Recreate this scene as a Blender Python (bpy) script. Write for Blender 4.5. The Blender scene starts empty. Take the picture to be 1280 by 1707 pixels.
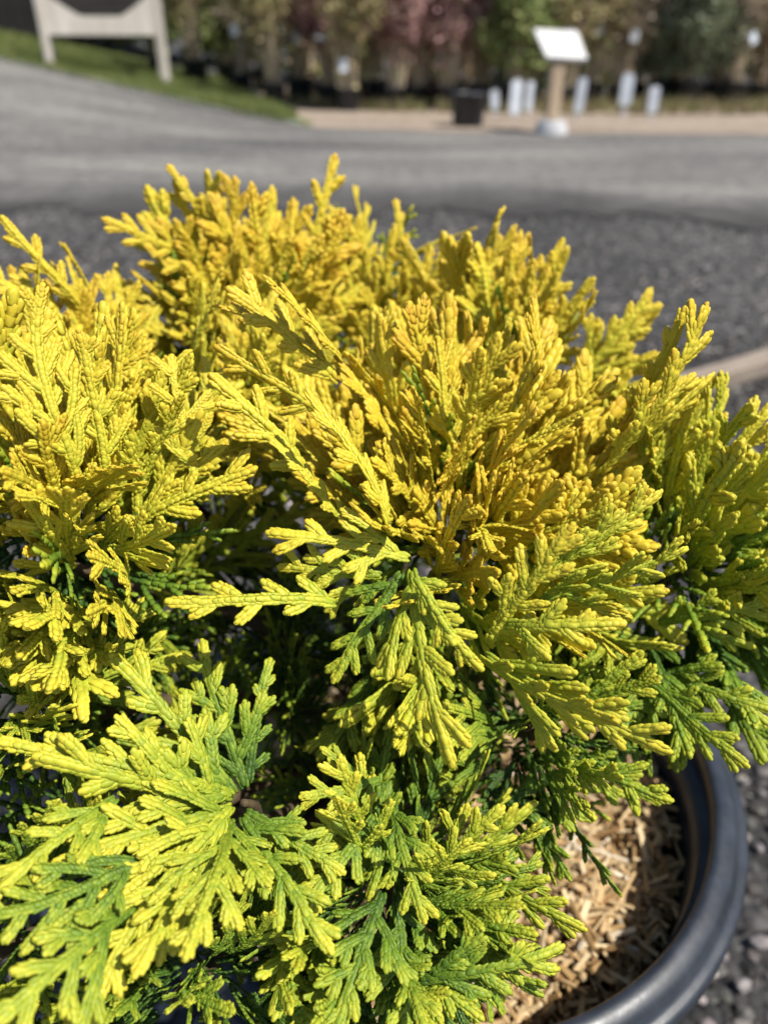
import bpy, math, random
import numpy as np
from mathutils import Vector, Matrix

random.seed(7)
rng = np.random.default_rng(7)
R = math.radians
scene = bpy.context.scene
COL = scene.collection

# ---------------------------------------------------------------- camera
CAM_H = 0.51            # metres above the gravel
PITCH = R(31.0)         # looking down at the shrub
FPX = 1280.0            # focal length in pixels of the 1280 x 1707 photograph
cam_d = bpy.data.cameras.new('camera')
cam = bpy.data.objects.new('camera', cam_d)
COL.objects.link(cam)
cam.location = (0, 0, CAM_H)
cam.rotation_euler = (math.pi / 2 - PITCH, 0, 0)
cam_d.sensor_fit = 'VERTICAL'
cam_d.sensor_height = 36.0
cam_d.lens = 36.0 * FPX / 1707.0
cam_d.clip_start = 0.01
cam_d.clip_end = 500
cam_d.dof.use_dof = True
cam_d.dof.focus_distance = 0.178
cam_d.dof.aperture_fstop = 10.5
scene.camera = cam

# ---------------------------------------------------------------- sky and sun
SUN_EL, SUN_AZ = 57.0, 120.0      # azimuth clockwise from +Y (the view direction)
sd = Vector((math.sin(R(SUN_AZ)) * math.cos(R(SUN_EL)), math.cos(R(SUN_AZ)) * math.cos(R(SUN_EL)), math.sin(R(SUN_EL))))
world = bpy.data.worlds.new('World')
scene.world = world
world.use_nodes = True
wn = world.node_tree.nodes
sky = wn.new('ShaderNodeTexSky')
sky.sky_type = 'NISHITA'
sky.sun_disc = False
sky.sun_elevation = R(SUN_EL)
sky.sun_rotation = R(SUN_AZ)
wn['Background'].inputs['Strength'].default_value = 0.085
world.node_tree.links.new(sky.outputs[0], wn['Background'].inputs['Color'])
sun_d = bpy.data.lights.new('sun', 'SUN')
sun_d.energy = 4.6
sun_d.angle = R(0.53)
sun_d.color = (1.0, 0.955, 0.88)
sun = bpy.data.objects.new('sun', sun_d)
COL.objects.link(sun)
sun.location = (3, -2, 6)
sun.rotation_euler = sd.to_track_quat('Z', 'Y').to_euler()

vs = scene.view_settings
vs.view_transform = 'Standard'
vs.look = 'None'
vs.gamma = 1.0
vs.exposure = 0.62
vs.use_curve_mapping = False
scene.render.engine = 'CYCLES'
scene.cycles.use_denoising = True
scene.cycles.max_bounces = 8
scene.cycles.transmission_bounces = 4
scene.cycles.sample_clamp_indirect = 8.0

# ---------------------------------------------------------------- helpers
cP, sP = math.cos(PITCH), math.sin(PITCH)


def ray(px, py):
    x, y = (px - 640) / FPX, (py - 853.5) / FPX
    return Vector((x, cP - y * sP, -sP - y * cP)).normalized()


CAMP = Vector((0, 0, CAM_H))


def at(px, py, d):                     # point on a pixel's ray at distance d
    return CAMP + ray(px, py) * d


def ground_at(px, py, z=0.0):          # where a pixel's ray meets the level z
    r = ray(px, py)
    return CAMP + r * ((z - CAM_H) / r.z)


def at_y(px, py, y):                   # where a pixel's ray meets the upright plane at y
    r = ray(px, py)
    return CAMP + r * (y / r.y)


def smooth(a, b, x):
    t = min(1.0, max(0.0, (x - a) / (b - a)))
    return t * t * (3 - 2 * t)


def terrain(x, y):                     # the ground climbs towards the lawn with the bench
    s = -1.0 - x
    k = 0.165 * (s + math.sqrt(s * s + 0.25)) / 2 if s > -3 else 0.0
    k = min(k, 1.6)
    return k * smooth(2.5, 7.5, y)


def tag(o, label=None, cat=None, group=None, kind=None):
    if label: o['label'] = label
    if cat: o['category'] = cat
    if group: o['group'] = group
    if kind: o['kind'] = kind
    return o


def link(o, parent=None):
    COL.objects.link(o)
    if parent is not None:
        o.parent = parent
    return o


def empty(name, loc):
    o = bpy.data.objects.new(name, None)
    o.location = loc
    o.empty_display_size = 0.05
    return link(o)


def mesh_from(name, verts, faces, mat=None, smooth_shade=False):
    me = bpy.data.meshes.new(name)
    me.from_pydata([tuple(v) for v in verts], [], faces)
    if smooth_shade:
        me.polygons.foreach_set('use_smooth', [True] * len(me.polygons))
    if mat: me.materials.append(mat)
    me.update()
    return me


def obj(name, me, parent=None, loc=(0, 0, 0)):
    o = bpy.data.objects.new(name, me)
    o.location = loc
    return link(o, parent)


class MB:
    """collects shapes of one part"""
    def __init__(s): s.v, s.f = [], []

    def add(s, vs_, fs):
        b = len(s.v)
        s.v += [tuple(v) for v in vs_]
        s.f += [tuple(i + b for i in f) for f in fs]

    def box(s, c, size, rot=None, bev=0.0):
        hx, hy, hz = [q / 2 for q in size]
        if bev <= 0:
            P = [Vector((x, y, z)) for z in (-hz, hz) for y in (-hy, hy) for x in (-hx, hx)]
            F = [(0, 2, 3, 1), (4, 5, 7, 6), (0, 1, 5, 4), (2, 6, 7, 3), (0, 4, 6, 2), (1, 3, 7, 5)]
        else:                            # octagonal prism along the longest side plus chamfered ends
            b = bev
            P, F = [], []
            ring = [(-hx + b, -hy), (hx - b, -hy), (hx, -hy + b), (hx, hy - b), (hx - b, hy), (-hx + b, hy), (-hx, hy - b), (-hx, -hy + b)]
            for z, k in ((-hz, b), (-hz + b, 0), (hz - b, 0), (hz, b)):
                for x, y in ring:
                    P.append(Vector((x - math.copysign(min(k, abs(x)), x), y - math.copysign(min(k, abs(y)), y), z)))
            for j in range(3):
                for i in range(8):
                    F.append((j * 8 + i, j * 8 + (i + 1) % 8, (j + 1) * 8 + (i + 1) % 8, (j + 1) * 8 + i))
            F.append(tuple(range(7, -1, -1)))
            F.append(tuple(range(24, 32)))
        c = Vector(c)
        s.add([(rot @ p if rot else p) + c for p in P], F)

    def tube(s, pts, rad, n=6, cap=True):
        pts = [Vector(p) for p in pts]
        rings = []
        up = Vector((0.31, 0.17, 0.93))
        for i, p in enumerate(pts):
            t = (pts[min(i + 1, len(pts) - 1)] - pts[max(i - 1, 0)]).normalized()
            a = t.cross(up)
            if a.length < 1e-3: a = t.cross(Vector((1, 0, 0)))
            a.normalize()
            b = t.cross(a)
            r = rad[i] if hasattr(rad, '__len__') else rad
            rings.append([p + (a * math.cos(2 * math.pi * k / n) + b * math.sin(2 * math.pi * k / n)) * r for k in range(n)])
        V = [q for rg in rings for q in rg]
        F = [(i * n + k, i * n + (k + 1) % n, (i + 1) * n + (k + 1) % n, (i + 1) * n + k) for i in range(len(pts) - 1) for k in range(n)]
        if cap:
            F.append(tuple(range(n - 1, -1, -1)))
            F.append(tuple(range((len(pts) - 1) * n, len(pts) * n)))
        s.add(V, F)

    def lathe(s, prof, n=48, c=(0, 0, 0), wob=None, close=False):
        V, F = [], []
        for r, z in prof:
            for k in range(n):
                a = 2 * math.pi * k / n
                rr, zz = (r, z) if wob is None else wob(r, z, a)
                V.append((c[0] + rr * math.cos(a), c[1] + rr * math.sin(a), c[2] + zz))
        m = len(prof)
        for j in range(m if close else m - 1):
            j2 = (j + 1) % m
            for k in range(n):
                F.append((j * n + k, j * n + (k + 1) % n, j2 * n + (k + 1) % n, j2 * n + k))
        s.add(V, F)

    def mesh(s, name, mat, sm=False): return mesh_from(name, s.v, s.f, mat, sm)

    def build(s, name, mat, parent=None, loc=(0, 0, 0), sm=False): return obj(name, s.mesh(name, mat, sm), parent, loc)


# ---------------------------------------------------------------- materials
def mat_base(name, rough=0.8, spec=0.3):
    m = bpy.data.materials.new(name)
    m.use_nodes = True
    b = m.node_tree.nodes['Principled BSDF']
    b.inputs['Roughness'].default_value = rough
    b.inputs['Specular IOR Level'].default_value = spec
    return m, m.node_tree.nodes, m.node_tree.links, b


def ramp(n, stops):
    r = n.new('ShaderNodeValToRGB')
    e = r.color_ramp.elements
    while len(e) < len(stops): e.new(0.5)
    for i, (p, c) in enumerate(stops):
        e[i].position = p
        e[i].color = (c[0], c[1], c[2], 1)
    return r


def noise_mat(name, stops, scale=5.0, detail=6.0, rough=0.85, spec=0.25, bump=0.0, bump_scale=None, bump_dist=0.01, coords='Object', stretch=None):
    m, n, l, b = mat_base(name, rough, spec)
    tc = n.new('ShaderNodeTexCoord')
    mp = n.new('ShaderNodeMapping')
    if stretch: mp.inputs['Scale'].default_value = stretch
    l.new(tc.outputs[coords], mp.inputs['Vector'])
    nz = n.new('ShaderNodeTexNoise')
    nz.inputs['Scale'].default_value = scale
    nz.inputs['Detail'].default_value = detail
    nz.inputs['Roughness'].default_value = 0.65
    l.new(mp.outputs[0], nz.inputs['Vector'])
    r = ramp(n, stops)
    l.new(nz.outputs['Fac'], r.inputs['Fac'])
    l.new(r.outputs['Color'], b.inputs['Base Color'])
    if bump:
        nb = n.new('ShaderNodeTexNoise')
        nb.inputs['Scale'].default_value = bump_scale or scale * 4
        nb.inputs['Detail'].default_value = 5
        l.new(mp.outputs[0], nb.inputs['Vector'])
        bp = n.new('ShaderNodeBump')
        bp.inputs['Strength'].default_value = bump
        bp.inputs['Distance'].default_value = bump_dist
        l.new(nb.outputs['Fac'], bp.inputs['Height'])
        l.new(bp.outputs[0], b.inputs['Normal'])
    return m


def attr_mat(name, attr, rough=0.8, spec=0.25, transl=0.0, bump=None):
    """colour straight from a per-piece colour attribute"""
    m, n, l, b = mat_base(name, rough, spec)
    a = n.new('ShaderNodeAttribute')
    a.attribute_name = attr
    l.new(a.outputs['Color'], b.inputs['Base Color'])
    if bump:
        tc = n.new('ShaderNodeTexCoord')
        nb = n.new('ShaderNodeTexNoise')
        nb.inputs['Scale'].default_value = bump
        l.new(tc.outputs['Object'], nb.inputs['Vector'])
        bp = n.new('ShaderNodeBump')
        bp.inputs['Strength'].default_value = 0.5
        bp.inputs['Distance'].default_value = 0.3 / bump
        l.new(nb.outputs['Fac'], bp.inputs['Height'])
        l.new(bp.outputs[0], b.inputs['Normal'])
    if transl:
        t = n.new('ShaderNodeBsdfTranslucent')
        l.new(a.outputs['Color'], t.inputs['Color'])
        mx = n.new('ShaderNodeMixShader')
        mx.inputs[0].default_value = transl
        l.new(b.outputs[0], mx.inputs[1])
        l.new(t.outputs[0], mx.inputs[2])
        l.new(mx.outputs[0], n['Material Output'].inputs['Surface'])
    return m


def leaf_material():
    """scale-leaf foliage: green at the heart of a spray, lime, yellow and burnt gold at its tips.
    The object's colour carries how golden the whole spray is (sun-bleached growth)."""
    m, n, l, b = mat_base('golden_foliage', 0.45, 0.35)
    a = n.new('ShaderNodeAttribute'); a.attribute_name = 'leaf'
    sep = n.new('ShaderNodeSeparateColor')
    l.new(a.outputs['Color'], sep.inputs[0])
    oi = n.new('ShaderNodeObjectInfo')
    so = n.new('ShaderNodeSeparateColor')
    l.new(oi.outputs['Color'], so.inputs[0])

    def math_(op, x, y, clamp=False):
        q = n.new('ShaderNodeMath'); q.operation = op; q.use_clamp = clamp
        for i, v in enumerate((x, y)):
            if isinstance(v, (int, float)): q.inputs[i].default_value = v
            else: l.new(v, q.inputs[i])
        return q.outputs[0]
    # golden sprays keep their colour down to the stem, shaded ones stay green there
    path = math_('MULTIPLY', math_('SUBTRACT', sep.outputs[0], 1.0), math_('MULTIPLY', math_('SUBTRACT', 1.2, so.outputs[0]), 0.42))
    tip = math_('MULTIPLY', sep.outputs[1], 0.15)
    rnd = math_('MULTIPLY', math_('SUBTRACT', sep.outputs[2], 0.5), 0.16)
    g = math_('ADD', math_('MULTIPLY', so.outputs[0], 0.62), 0.22)
    s = math_('ADD', math_('ADD', path, tip), math_('ADD', rnd, g), True)
    r = ramp(n, [(0.0, (0.055, 0.120, 0.016)), (0.20, (0.190, 0.300, 0.026)), (0.40, (0.440, 0.490, 0.038)),
                 (0.60, (0.680, 0.615, 0.052)), (0.82, (0.760, 0.575, 0.044)), (1.0, (0.700, 0.440, 0.038))])
    l.new(s, r.inputs['Fac'])
    # fine blotching
    tc = n.new('ShaderNodeTexCoord')
    nz = n.new('ShaderNodeTexNoise'); nz.inputs['Scale'].default_value = 420; nz.inputs['Detail'].default_value = 3
    l.new(tc.outputs['Object'], nz.inputs['Vector'])
    hv = n.new('ShaderNodeHueSaturation')
    l.new(r.outputs['Color'], hv.inputs['Color'])
    mr = n.new('ShaderNodeMapRange')
    mr.inputs['To Min'].default_value = 0.80; mr.inputs['To Max'].default_value = 1.18
    l.new(nz.outputs['Fac'], mr.inputs['Value'])
    l.new(mr.outputs[0], hv.inputs['Value'])
    l.new(hv.outputs['Color'], b.inputs['Base Color'])
    bp = n.new('ShaderNodeBump'); bp.inputs['Strength'].default_value = 0.25; bp.inputs['Distance'].default_value = 0.0004
    nb = n.new('ShaderNodeTexNoise'); nb.inputs['Scale'].default_value = 1500
    l.new(tc.outputs['Object'], nb.inputs['Vector'])
    l.new(nb.outputs['Fac'], bp.inputs['Height'])
    l.new(bp.outputs[0], b.inputs['Normal'])
    t = n.new('ShaderNodeBsdfTranslucent')
    l.new(hv.outputs['Color'], t.inputs['Color'])
    mx = n.new('ShaderNodeMixShader'); mx.inputs[0].default_value = 0.30
    l.new(b.outputs[0], mx.inputs[1]); l.new(t.outputs[0], mx.inputs[2])
    l.new(mx.outputs[0], n['Material Output'].inputs['Surface'])
    return m


M = {}
M['foliage'] = leaf_material()
M['stem'] = noise_mat('shrub_bark', [(0.3, (0.045, 0.032, 0.018)), (0.7, (0.12, 0.085, 0.045))], 220, rough=0.9, bump=0.6, bump_scale=600, bump_dist=0.001)
M['pot'] = noise_mat('black_plastic', [(0.35, (0.012, 0.015, 0.021)), (0.7, (0.030, 0.036, 0.048))], 60, rough=0.42, spec=0.5, bump=0.12, bump_scale=300, bump_dist=0.0006)
_m = M['pot']; _n = _m.node_tree.nodes; _l = _m.node_tree.links
_t = _n.new('ShaderNodeTexCoord'); _z = _n.new('ShaderNodeTexNoise'); _z.inputs['Scale'].default_value = 35; _z.inputs['Detail'].default_value = 8; _z.inputs['Roughness'].default_value = 0.7
_r = _n.new('ShaderNodeMapRange'); _r.inputs['From Min'].default_value = 0.3; _r.inputs['From Max'].default_value = 0.7; _r.inputs['To Min'].default_value = 0.25; _r.inputs['To Max'].default_value = 0.55
_l.new(_t.outputs['Object'], _z.inputs['Vector']); _l.new(_z.outputs['Fac'], _r.inputs['Value']); _l.new(_r.outputs[0], _n['Principled BSDF'].inputs['Roughness'])
M['mulch'] = attr_mat('mulch_chips', 'tint', 0.9, 0.15, 0.12, bump=900)
M['soil'] = noise_mat('potting_mix', [(0.3, (0.08, 0.045, 0.022)), (0.7, (0.22, 0.13, 0.06))], 160, bump=0.8, bump_scale=500, bump_dist=0.004)
M['gravel'] = attr_mat('gravel_stone', 'tint', 0.55, 0.45, bump=300)
M['timber'] = noise_mat('weathered_timber', [(0.3, (0.17, 0.135, 0.105)), (0.7, (0.32, 0.265, 0.215))], 9, stretch=(1, 14, 14), bump=0.5, bump_scale=40, bump_dist=0.003)
M['bench'] = noise_mat('bleached_wood', [(0.3, (0.38, 0.34, 0.29)), (0.7, (0.60, 0.55, 0.49))], 8, stretch=(1, 1, 0.2), bump=0.3, bump_scale=40, bump_dist=0.003)
M['dark_wood'] = noise_mat('dark_stained_wood', [(0.3, (0.012, 0.011, 0.011)), (0.7, (0.032, 0.029, 0.028))], 8, stretch=(0.2, 1, 1))
M['post'] = noise_mat('sign_post_wood', [(0.3, (0.40, 0.29, 0.19)), (0.7, (0.56, 0.43, 0.30))], 10, stretch=(1, 1, 0.15), bump=0.3, bump_scale=50, bump_dist=0.003)
M['white'] = noise_mat('white_board', [(0.3, (0.52, 0.51, 0.49)), (0.7, (0.68, 0.67, 0.65))], 6, rough=0.45, spec=0.4)
M['label'] = noise_mat('white_plastic_label', [(0.3, (0.44, 0.48, 0.54)), (0.7, (0.62, 0.65, 0.69))], 9, rough=0.4, spec=0.4)
M['concrete'] = noise_mat('pale_concrete', [(0.3, (0.34, 0.34, 0.35)), (0.7, (0.55, 0.55, 0.55))], 18, bump=0.5, bump_scale=60, bump_dist=0.004)
M['npot'] = noise_mat('nursery_pot_plastic', [(0.3, (0.012, 0.014, 0.018)), (0.7, (0.03, 0.033, 0.04))], 12, rough=0.45, spec=0.45)
M['trunk'] = noise_mat('young_bark', [(0.3, (0.33, 0.26, 0.17)), (0.7, (0.58, 0.48, 0.34))], 14, stretch=(1, 1, 0.3), bump=0.5, bump_scale=60, bump_dist=0.004)
M['grass'] = attr_mat('grass_blades', 'tint', 0.6, 0.3, 0.25)
M['leafy'] = attr_mat('tree_leaves', 'tint', 0.6, 0.3, 0.25)
M['kerb'] = M['concrete']


def ground_material():
    """dark crushed stone near the pots"""
    m, n, l, b = mat_base('dark_crushed_stone', 0.85, 0.3)
    tc = n.new('ShaderNodeTexCoord')
    v = n.new('ShaderNodeTexVoronoi'); v.inputs['Scale'].default_value = 110
    l.new(tc.outputs['Object'], v.inputs['Vector'])
    r = ramp(n, [(0.0, (0.018, 0.017, 0.017)), (0.55, (0.042, 0.040, 0.039)), (0.90, (0.085, 0.082, 0.078)), (1.0, (0.34, 0.32, 0.29))])
    sc = n.new('ShaderNodeSeparateColor')
    l.new(v.outputs['Color'], sc.inputs[0])
    l.new(sc.outputs[0], r.inputs['Fac'])
    nz = n.new('ShaderNodeTexNoise'); nz.inputs['Scale'].default_value = 1.3; nz.inputs['Detail'].default_value = 5
    l.new(tc.outputs['Object'], nz.inputs['Vector'])
    hv = n.new('ShaderNodeHueSaturation')
    mr = n.new('ShaderNodeMapRange'); mr.inputs['From Min'].default_value = 0.3; mr.inputs['From Max'].default_value = 0.7
    mr.inputs['To Min'].default_value = 0.65; mr.inputs['To Max'].default_value = 1.5
    l.new(nz.outputs['Fac'], mr.inputs['Value'])
    l.new(mr.outputs[0], hv.inputs['Value']); l.new(r.outputs[0], hv.inputs['Color'])
    l.new(hv.outputs[0], b.inputs['Base Color'])
    bp = n.new('ShaderNodeBump'); bp.inputs['Strength'].default_value = 0.9; bp.inputs['Distance'].default_value = 0.008
    bp.invert = True
    l.new(v.outputs['Distance'], bp.inputs['Height']); l.new(bp.outputs[0], b.inputs['Normal'])
    return m


def road_material(name, c0, c1, c2, edge=False):
    m, n, l, b = mat_base(name, 0.92, 0.2)
    tc = n.new('ShaderNodeTexCoord')
    a = n.new('ShaderNodeTexNoise'); a.inputs['Scale'].default_value = 1.1; a.inputs['Detail'].default_value = 8; a.inputs['Roughness'].default_value = 0.6
    mp = n.new('ShaderNodeMapping'); mp.inputs['Scale'].default_value = (0.45, 1.5, 1)
    l.new(tc.outputs['Object'], mp.inputs['Vector']); l.new(mp.outputs[0], a.inputs['Vector'])
    f = n.new('ShaderNodeTexNoise'); f.inputs['Scale'].default_value = 16; f.inputs['Detail'].default_value = 8; f.inputs['Roughness'].default_value = 0.75
    l.new(tc.outputs['Object'], f.inputs['Vector'])
    mx = n.new('ShaderNodeMath'); mx.operation = 'MULTIPLY_ADD'
    l.new(f.outputs['Fac'], mx.inputs[0]); mx.inputs[1].default_value = 0.55
    ad = n.new('ShaderNodeMath'); ad.operation = 'MULTIPLY'; l.new(a.outputs['Fac'], ad.inputs[0]); ad.inputs[1].default_value = 0.5
    l.new(ad.outputs[0], mx.inputs[2])
    r = ramp(n, [(0.38, c0), (0.52, c1), (0.68, c2)])
    l.new(mx.outputs[0], r.inputs['Fac'])
    out = r.outputs[0]
    if edge:
        sp = n.new('ShaderNodeSeparateXYZ'); l.new(tc.outputs['Object'], sp.inputs[0])

        def mth(op, x, y, z=None):
            q = n.new('ShaderNodeMath'); q.operation = op
            for i, v in enumerate((x, y, z)):
                if v is None: continue
                if isinstance(v, (int, float)): q.inputs[i].default_value = v
                else: l.new(v, q.inputs[i])
            return q.outputs[0]
        en = n.new('ShaderNodeTexNoise'); en.inputs['Scale'].default_value = 2.2; en.inputs['Detail'].default_value = 7; en.inputs['Roughness'].default_value = 0.7
        l.new(tc.outputs['Object'], en.inputs['Vector'])
        xr = mth('MULTIPLY', mth('MAXIMUM', mth('SUBTRACT', sp.outputs[0], 0.5), 0.0), 0.30)
        yy = mth('ADD', mth('MULTIPLY_ADD', mth('SUBTRACT', en.outputs['Fac'], 0.5), 1.5, sp.outputs[1]), xr)
        mr = n.new('ShaderNodeMapRange'); mr.interpolation_type = 'SMOOTHSTEP'
        mr.inputs['From Min'].default_value = 2.95; mr.inputs['From Max'].default_value = 3.75
        l.new(yy, mr.inputs['Value'])
        mc = n.new('ShaderNodeMix'); mc.data_type = 'RGBA'
        l.new(mr.outputs[0], mc.inputs[0]); mc.inputs[6].default_value = (0.045, 0.043, 0.041, 1); l.new(out, mc.inputs[7])
        out = mc.outputs[2]
    l.new(out, b.inputs['Base Color'])
    bp = n.new('ShaderNodeBump'); bp.inputs['Strength'].default_value = 0.6; bp.inputs['Distance'].default_value = 0.01
    l.new(f.outputs['Fac'], bp.inputs['Height']); l.new(bp.outputs[0], b.inputs['Normal'])
    return m


M['ground'] = ground_material()
M['road'] = road_material('packed_grey_gravel', (0.060, 0.058, 0.055), (0.130, 0.125, 0.117), (0.255, 0.240, 0.218), True)
M['dirt'] = road_material('dry_sandy_dirt', (0.15, 0.115, 0.085), (0.25, 0.20, 0.155), (0.40, 0.34, 0.27))
M['turf'] = road_material('turf_soil', (0.05, 0.075, 0.02), (0.09, 0.12, 0.035), (0.16, 0.16, 0.07))


def set_tint(me, cols, name='tint'):
    at_ = me.attributes.new(name, 'FLOAT_COLOR', 'POINT')
    c = np.ones((len(me.vertices), 4), np.float32)
    c[:, :3] = cols
    at_.data.foreach_set('color', c.ravel())


def np_mesh(name, V, F, mat, sm=True):
    """fast mesh from numpy triangle arrays"""
    me = bpy.data.meshes.new(name)
    me.vertices.add(len(V)); me.vertices.foreach_set('co', np.asarray(V, np.float32).ravel())
    F = np.asarray(F, np.int32)
    k = F.shape[1]
    me.loops.add(F.size); me.loops.foreach_set('vertex_index', F.ravel())
    me.polygons.add(len(F))
    me.polygons.foreach_set('loop_start', np.arange(0, F.size, k, dtype=np.int32))
    me.polygons.foreach_set('loop_total', np.full(len(F), k, np.int32))
    me.polygons.foreach_set('use_smooth', np.full(len(F), sm, bool))
    me.materials.append(mat)
    me.update(calc_edges=True)
    return me


# ================================================================ THE SETTING
def sheet(name, x0, x1, y0, y1, nx, ny, mat, dz=0.0, zf=terrain, wob=None):
    V, F = [], []
    for j in range(ny + 1):
        for i in range(nx + 1):
            x = x0 + (x1 - x0) * i / nx
            y = y0 + (y1 - y0) * j / ny
            if wob: x, y = wob(x, y, i / nx, j / ny)
            V.append((x, y, zf(x, y) + dz))
    for j in range(ny):
        for i in range(nx):
            a = j * (nx + 1) + i
            F.append((a, a + 1, a + nx + 2, a + nx + 1))
    o = obj(name, mesh_from(name, V, F, mat, True))
    tag(o, kind='structure')
    return o


def far_terrain(x, y): return terrain(x, y)


# ground sheet reaching the horizon: dense near, sparse far
def ground_sheet():
    xs = [-200, -80, -40] + [round(-20 + 0.5 * i, 3) for i in range(81)] + [40, 80, 200]
    ys = [-60, -10, -2] + [round(-1 + 0.4 * i, 3) for i in range(46)] + [20, 30, 60, 120, 300]
    V = [(x, y, terrain(x, y)) for y in ys for x in xs]
    nx = len(xs)
    F = [(j * nx + i, j * nx + i + 1, (j + 1) * nx + i + 1, (j + 1) * nx + i) for j in range(len(ys) - 1) for i in range(nx - 1)]
    tag(obj('ground', mesh_from('ground', V, F, M['ground'], True)), kind='structure')


ground_sheet()


def hsh(a): return math.sin(a * 12.9898) * 0.5 + math.sin(a * 4.1 + 1.3) * 0.3 + math.sin(a * 1.7) * 0.2


def edge_front(x): return 2.95 + 0.045 * math.sin(x * 23 + 2 * math.sin(x * 7)) + 0.03 * math.sin(x * 61) + 0.07 * hsh(x * 1.1) + 0.05 * math.sin(x * 9) - (0.55 * smooth(0.5, 2.2, x))


def edge_back(x):                      # far edge of the packed gravel road
    pts = [(-12, 10.6), (-6, 9.3), (-4, 8.55), (-3, 8.0), (-2, 7.55), (-1.1, 7.0), (-0.5, 6.35), (0.3, 6.12), (1.2, 6.02), (3, 5.95), (12, 5.9)]
    for (a, b), (c, d) in zip(pts, pts[1:]):
        if a <= x <= c:
            return b + (d - b) * (x - a) / (c - a)
    return pts[-1][1]


def road_wob(x, y, u, v):
    a, b = edge_front(x), edge_back(x)
    return x, a + (b - a) * v


sheet('road', -12, 12, 0, 1, 900, 24, M['road'], dz=0.006, wob=road_wob)
sheet('dirt_strip', -1.4, 12, 0, 1, 90, 20, M['dirt'], dz=0.010,
      wob=lambda x, y, u, v: (x, edge_back(x) - 0.02 + 0.05 * hsh(x * 2) + v * 6.0))
sheet('lawn', -12, -0.55, 0, 1, 90, 20, M['turf'], dz=0.014,
      wob=lambda x, y, u, v: (x, edge_back(x) + 0.04 + v * (0.10 + 4.0 * smooth(-0.5, -2.2, x) if False else (0.15 + 4.0 * min(1, max(0, (-0.55 - x) / 1.6))))))


sheet('kerb', -5.5, -0.62, 0, 1, 120, 1, M['concrete'], dz=0.022,
      wob=lambda x, y, u, v: (x, edge_back(x) - 0.01 + 0.012 * math.sin(x * 31) + v * (0.05 + 0.015 * math.sin(x * 17))))


def gravel(name, n, xr, yr, size, mat, lift=0.3, pale=0.14, skip=None, flat=0.7):
    t = (1 + 5 ** 0.5) / 2
    ico = np.array([(-1, t, 0), (1, t, 0), (-1, -t, 0), (1, -t, 0), (0, -1, t), (0, 1, t), (0, -1, -t), (0, 1, -t), (t, 0, -1), (t, 0, 1), (-t, 0, -1), (-t, 0, 1)]) / 1.902
    icf = np.array([(0, 11, 5), (0, 5, 1), (0, 1, 7), (0, 7, 10), (0, 10, 11), (1, 5, 9), (5, 11, 4), (11, 10, 2), (10, 7, 6), (7, 1, 8), (3, 9, 4), (3, 4, 2), (3, 2, 6), (3, 6, 8), (3, 8, 9), (4, 9, 5), (2, 4, 11), (6, 2, 10), (8, 6, 7), (9, 8, 1)])
    x = rng.uniform(*xr, n); y = rng.uniform(*yr, n)
    if skip is not None:
        k = ~skip(x, y); x, y = x[k], y[k]; n = len(x)
    s = rng.uniform(size[0], size[1], n) * np.exp(rng.normal(0, 0.25, n))
    sc = np.stack([s * rng.uniform(0.8, 1.4, n), s * rng.uniform(0.7, 1.1, n), s * rng.uniform(0.5, 0.9, n) * flat], 1)
    V = ico[None] * sc[:, None, :] * rng.uniform(0.78, 1.15, (n, 12, 1))
    a = rng.uniform(0, 6.283, n); b = rng.normal(0, 0.45, n)
    ca, sa, cb, sb = np.cos(a), np.sin(a), np.cos(b), np.sin(b)
    X = V[..., 0]; Y = V[..., 1] * cb[:, None] - V[..., 2] * sb[:, None]; Z = V[..., 1] * sb[:, None] + V[..., 2] * cb[:, None]
    W = np.stack([X * ca[:, None] - Y * sa[:, None] + x[:, None], X * sa[:, None] + Y * ca[:, None] + y[:, None], Z + (s * lift)[:, None]], -1)
    F = icf[None] + (np.arange(n) * 12)[:, None, None]
    me = np_mesh(name, W.reshape(-1, 3), F.reshape(-1, 3), mat, False)
    g = rng.uniform(0.012, 0.065, n)
    p = rng.random(n) < pale
    g[p] = rng.uniform(0.10, 0.30, p.sum())
    c = np.stack([g * rng.uniform(1.02, 1.25, n), g, g * rng.uniform(0.78, 0.98, n)], 1)
    set_tint(me, np.repeat(c, 12, 0))
    return me


# pot geometry from the ellipse of its rim
POT = Vector((0.0215, 0.2360, 0))
RIM_Z, R_OUT, R_IN = 0.25, 0.130, 0.1160
under_pot = lambda x, y: np.hypot(x - POT.x, y - POT.y) < 0.11
tag(obj('gravel', gravel('gravel', 12000, (-0.7, 1.05), (-0.1, 1.55), (0.0028, 0.0075), M['gravel'], skip=under_pot)), 'loose dark crushed gravel around the black pot', 'gravel', kind='stuff')
tag(obj('gravel', gravel('gravel_far', 5500, (-2.0, 2.4), (1.5, 3.35), (0.003, 0.008), M['gravel'], pale=0.05)), 'loose dark gravel beyond the timber edging', 'gravel', kind='stuff')


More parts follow.
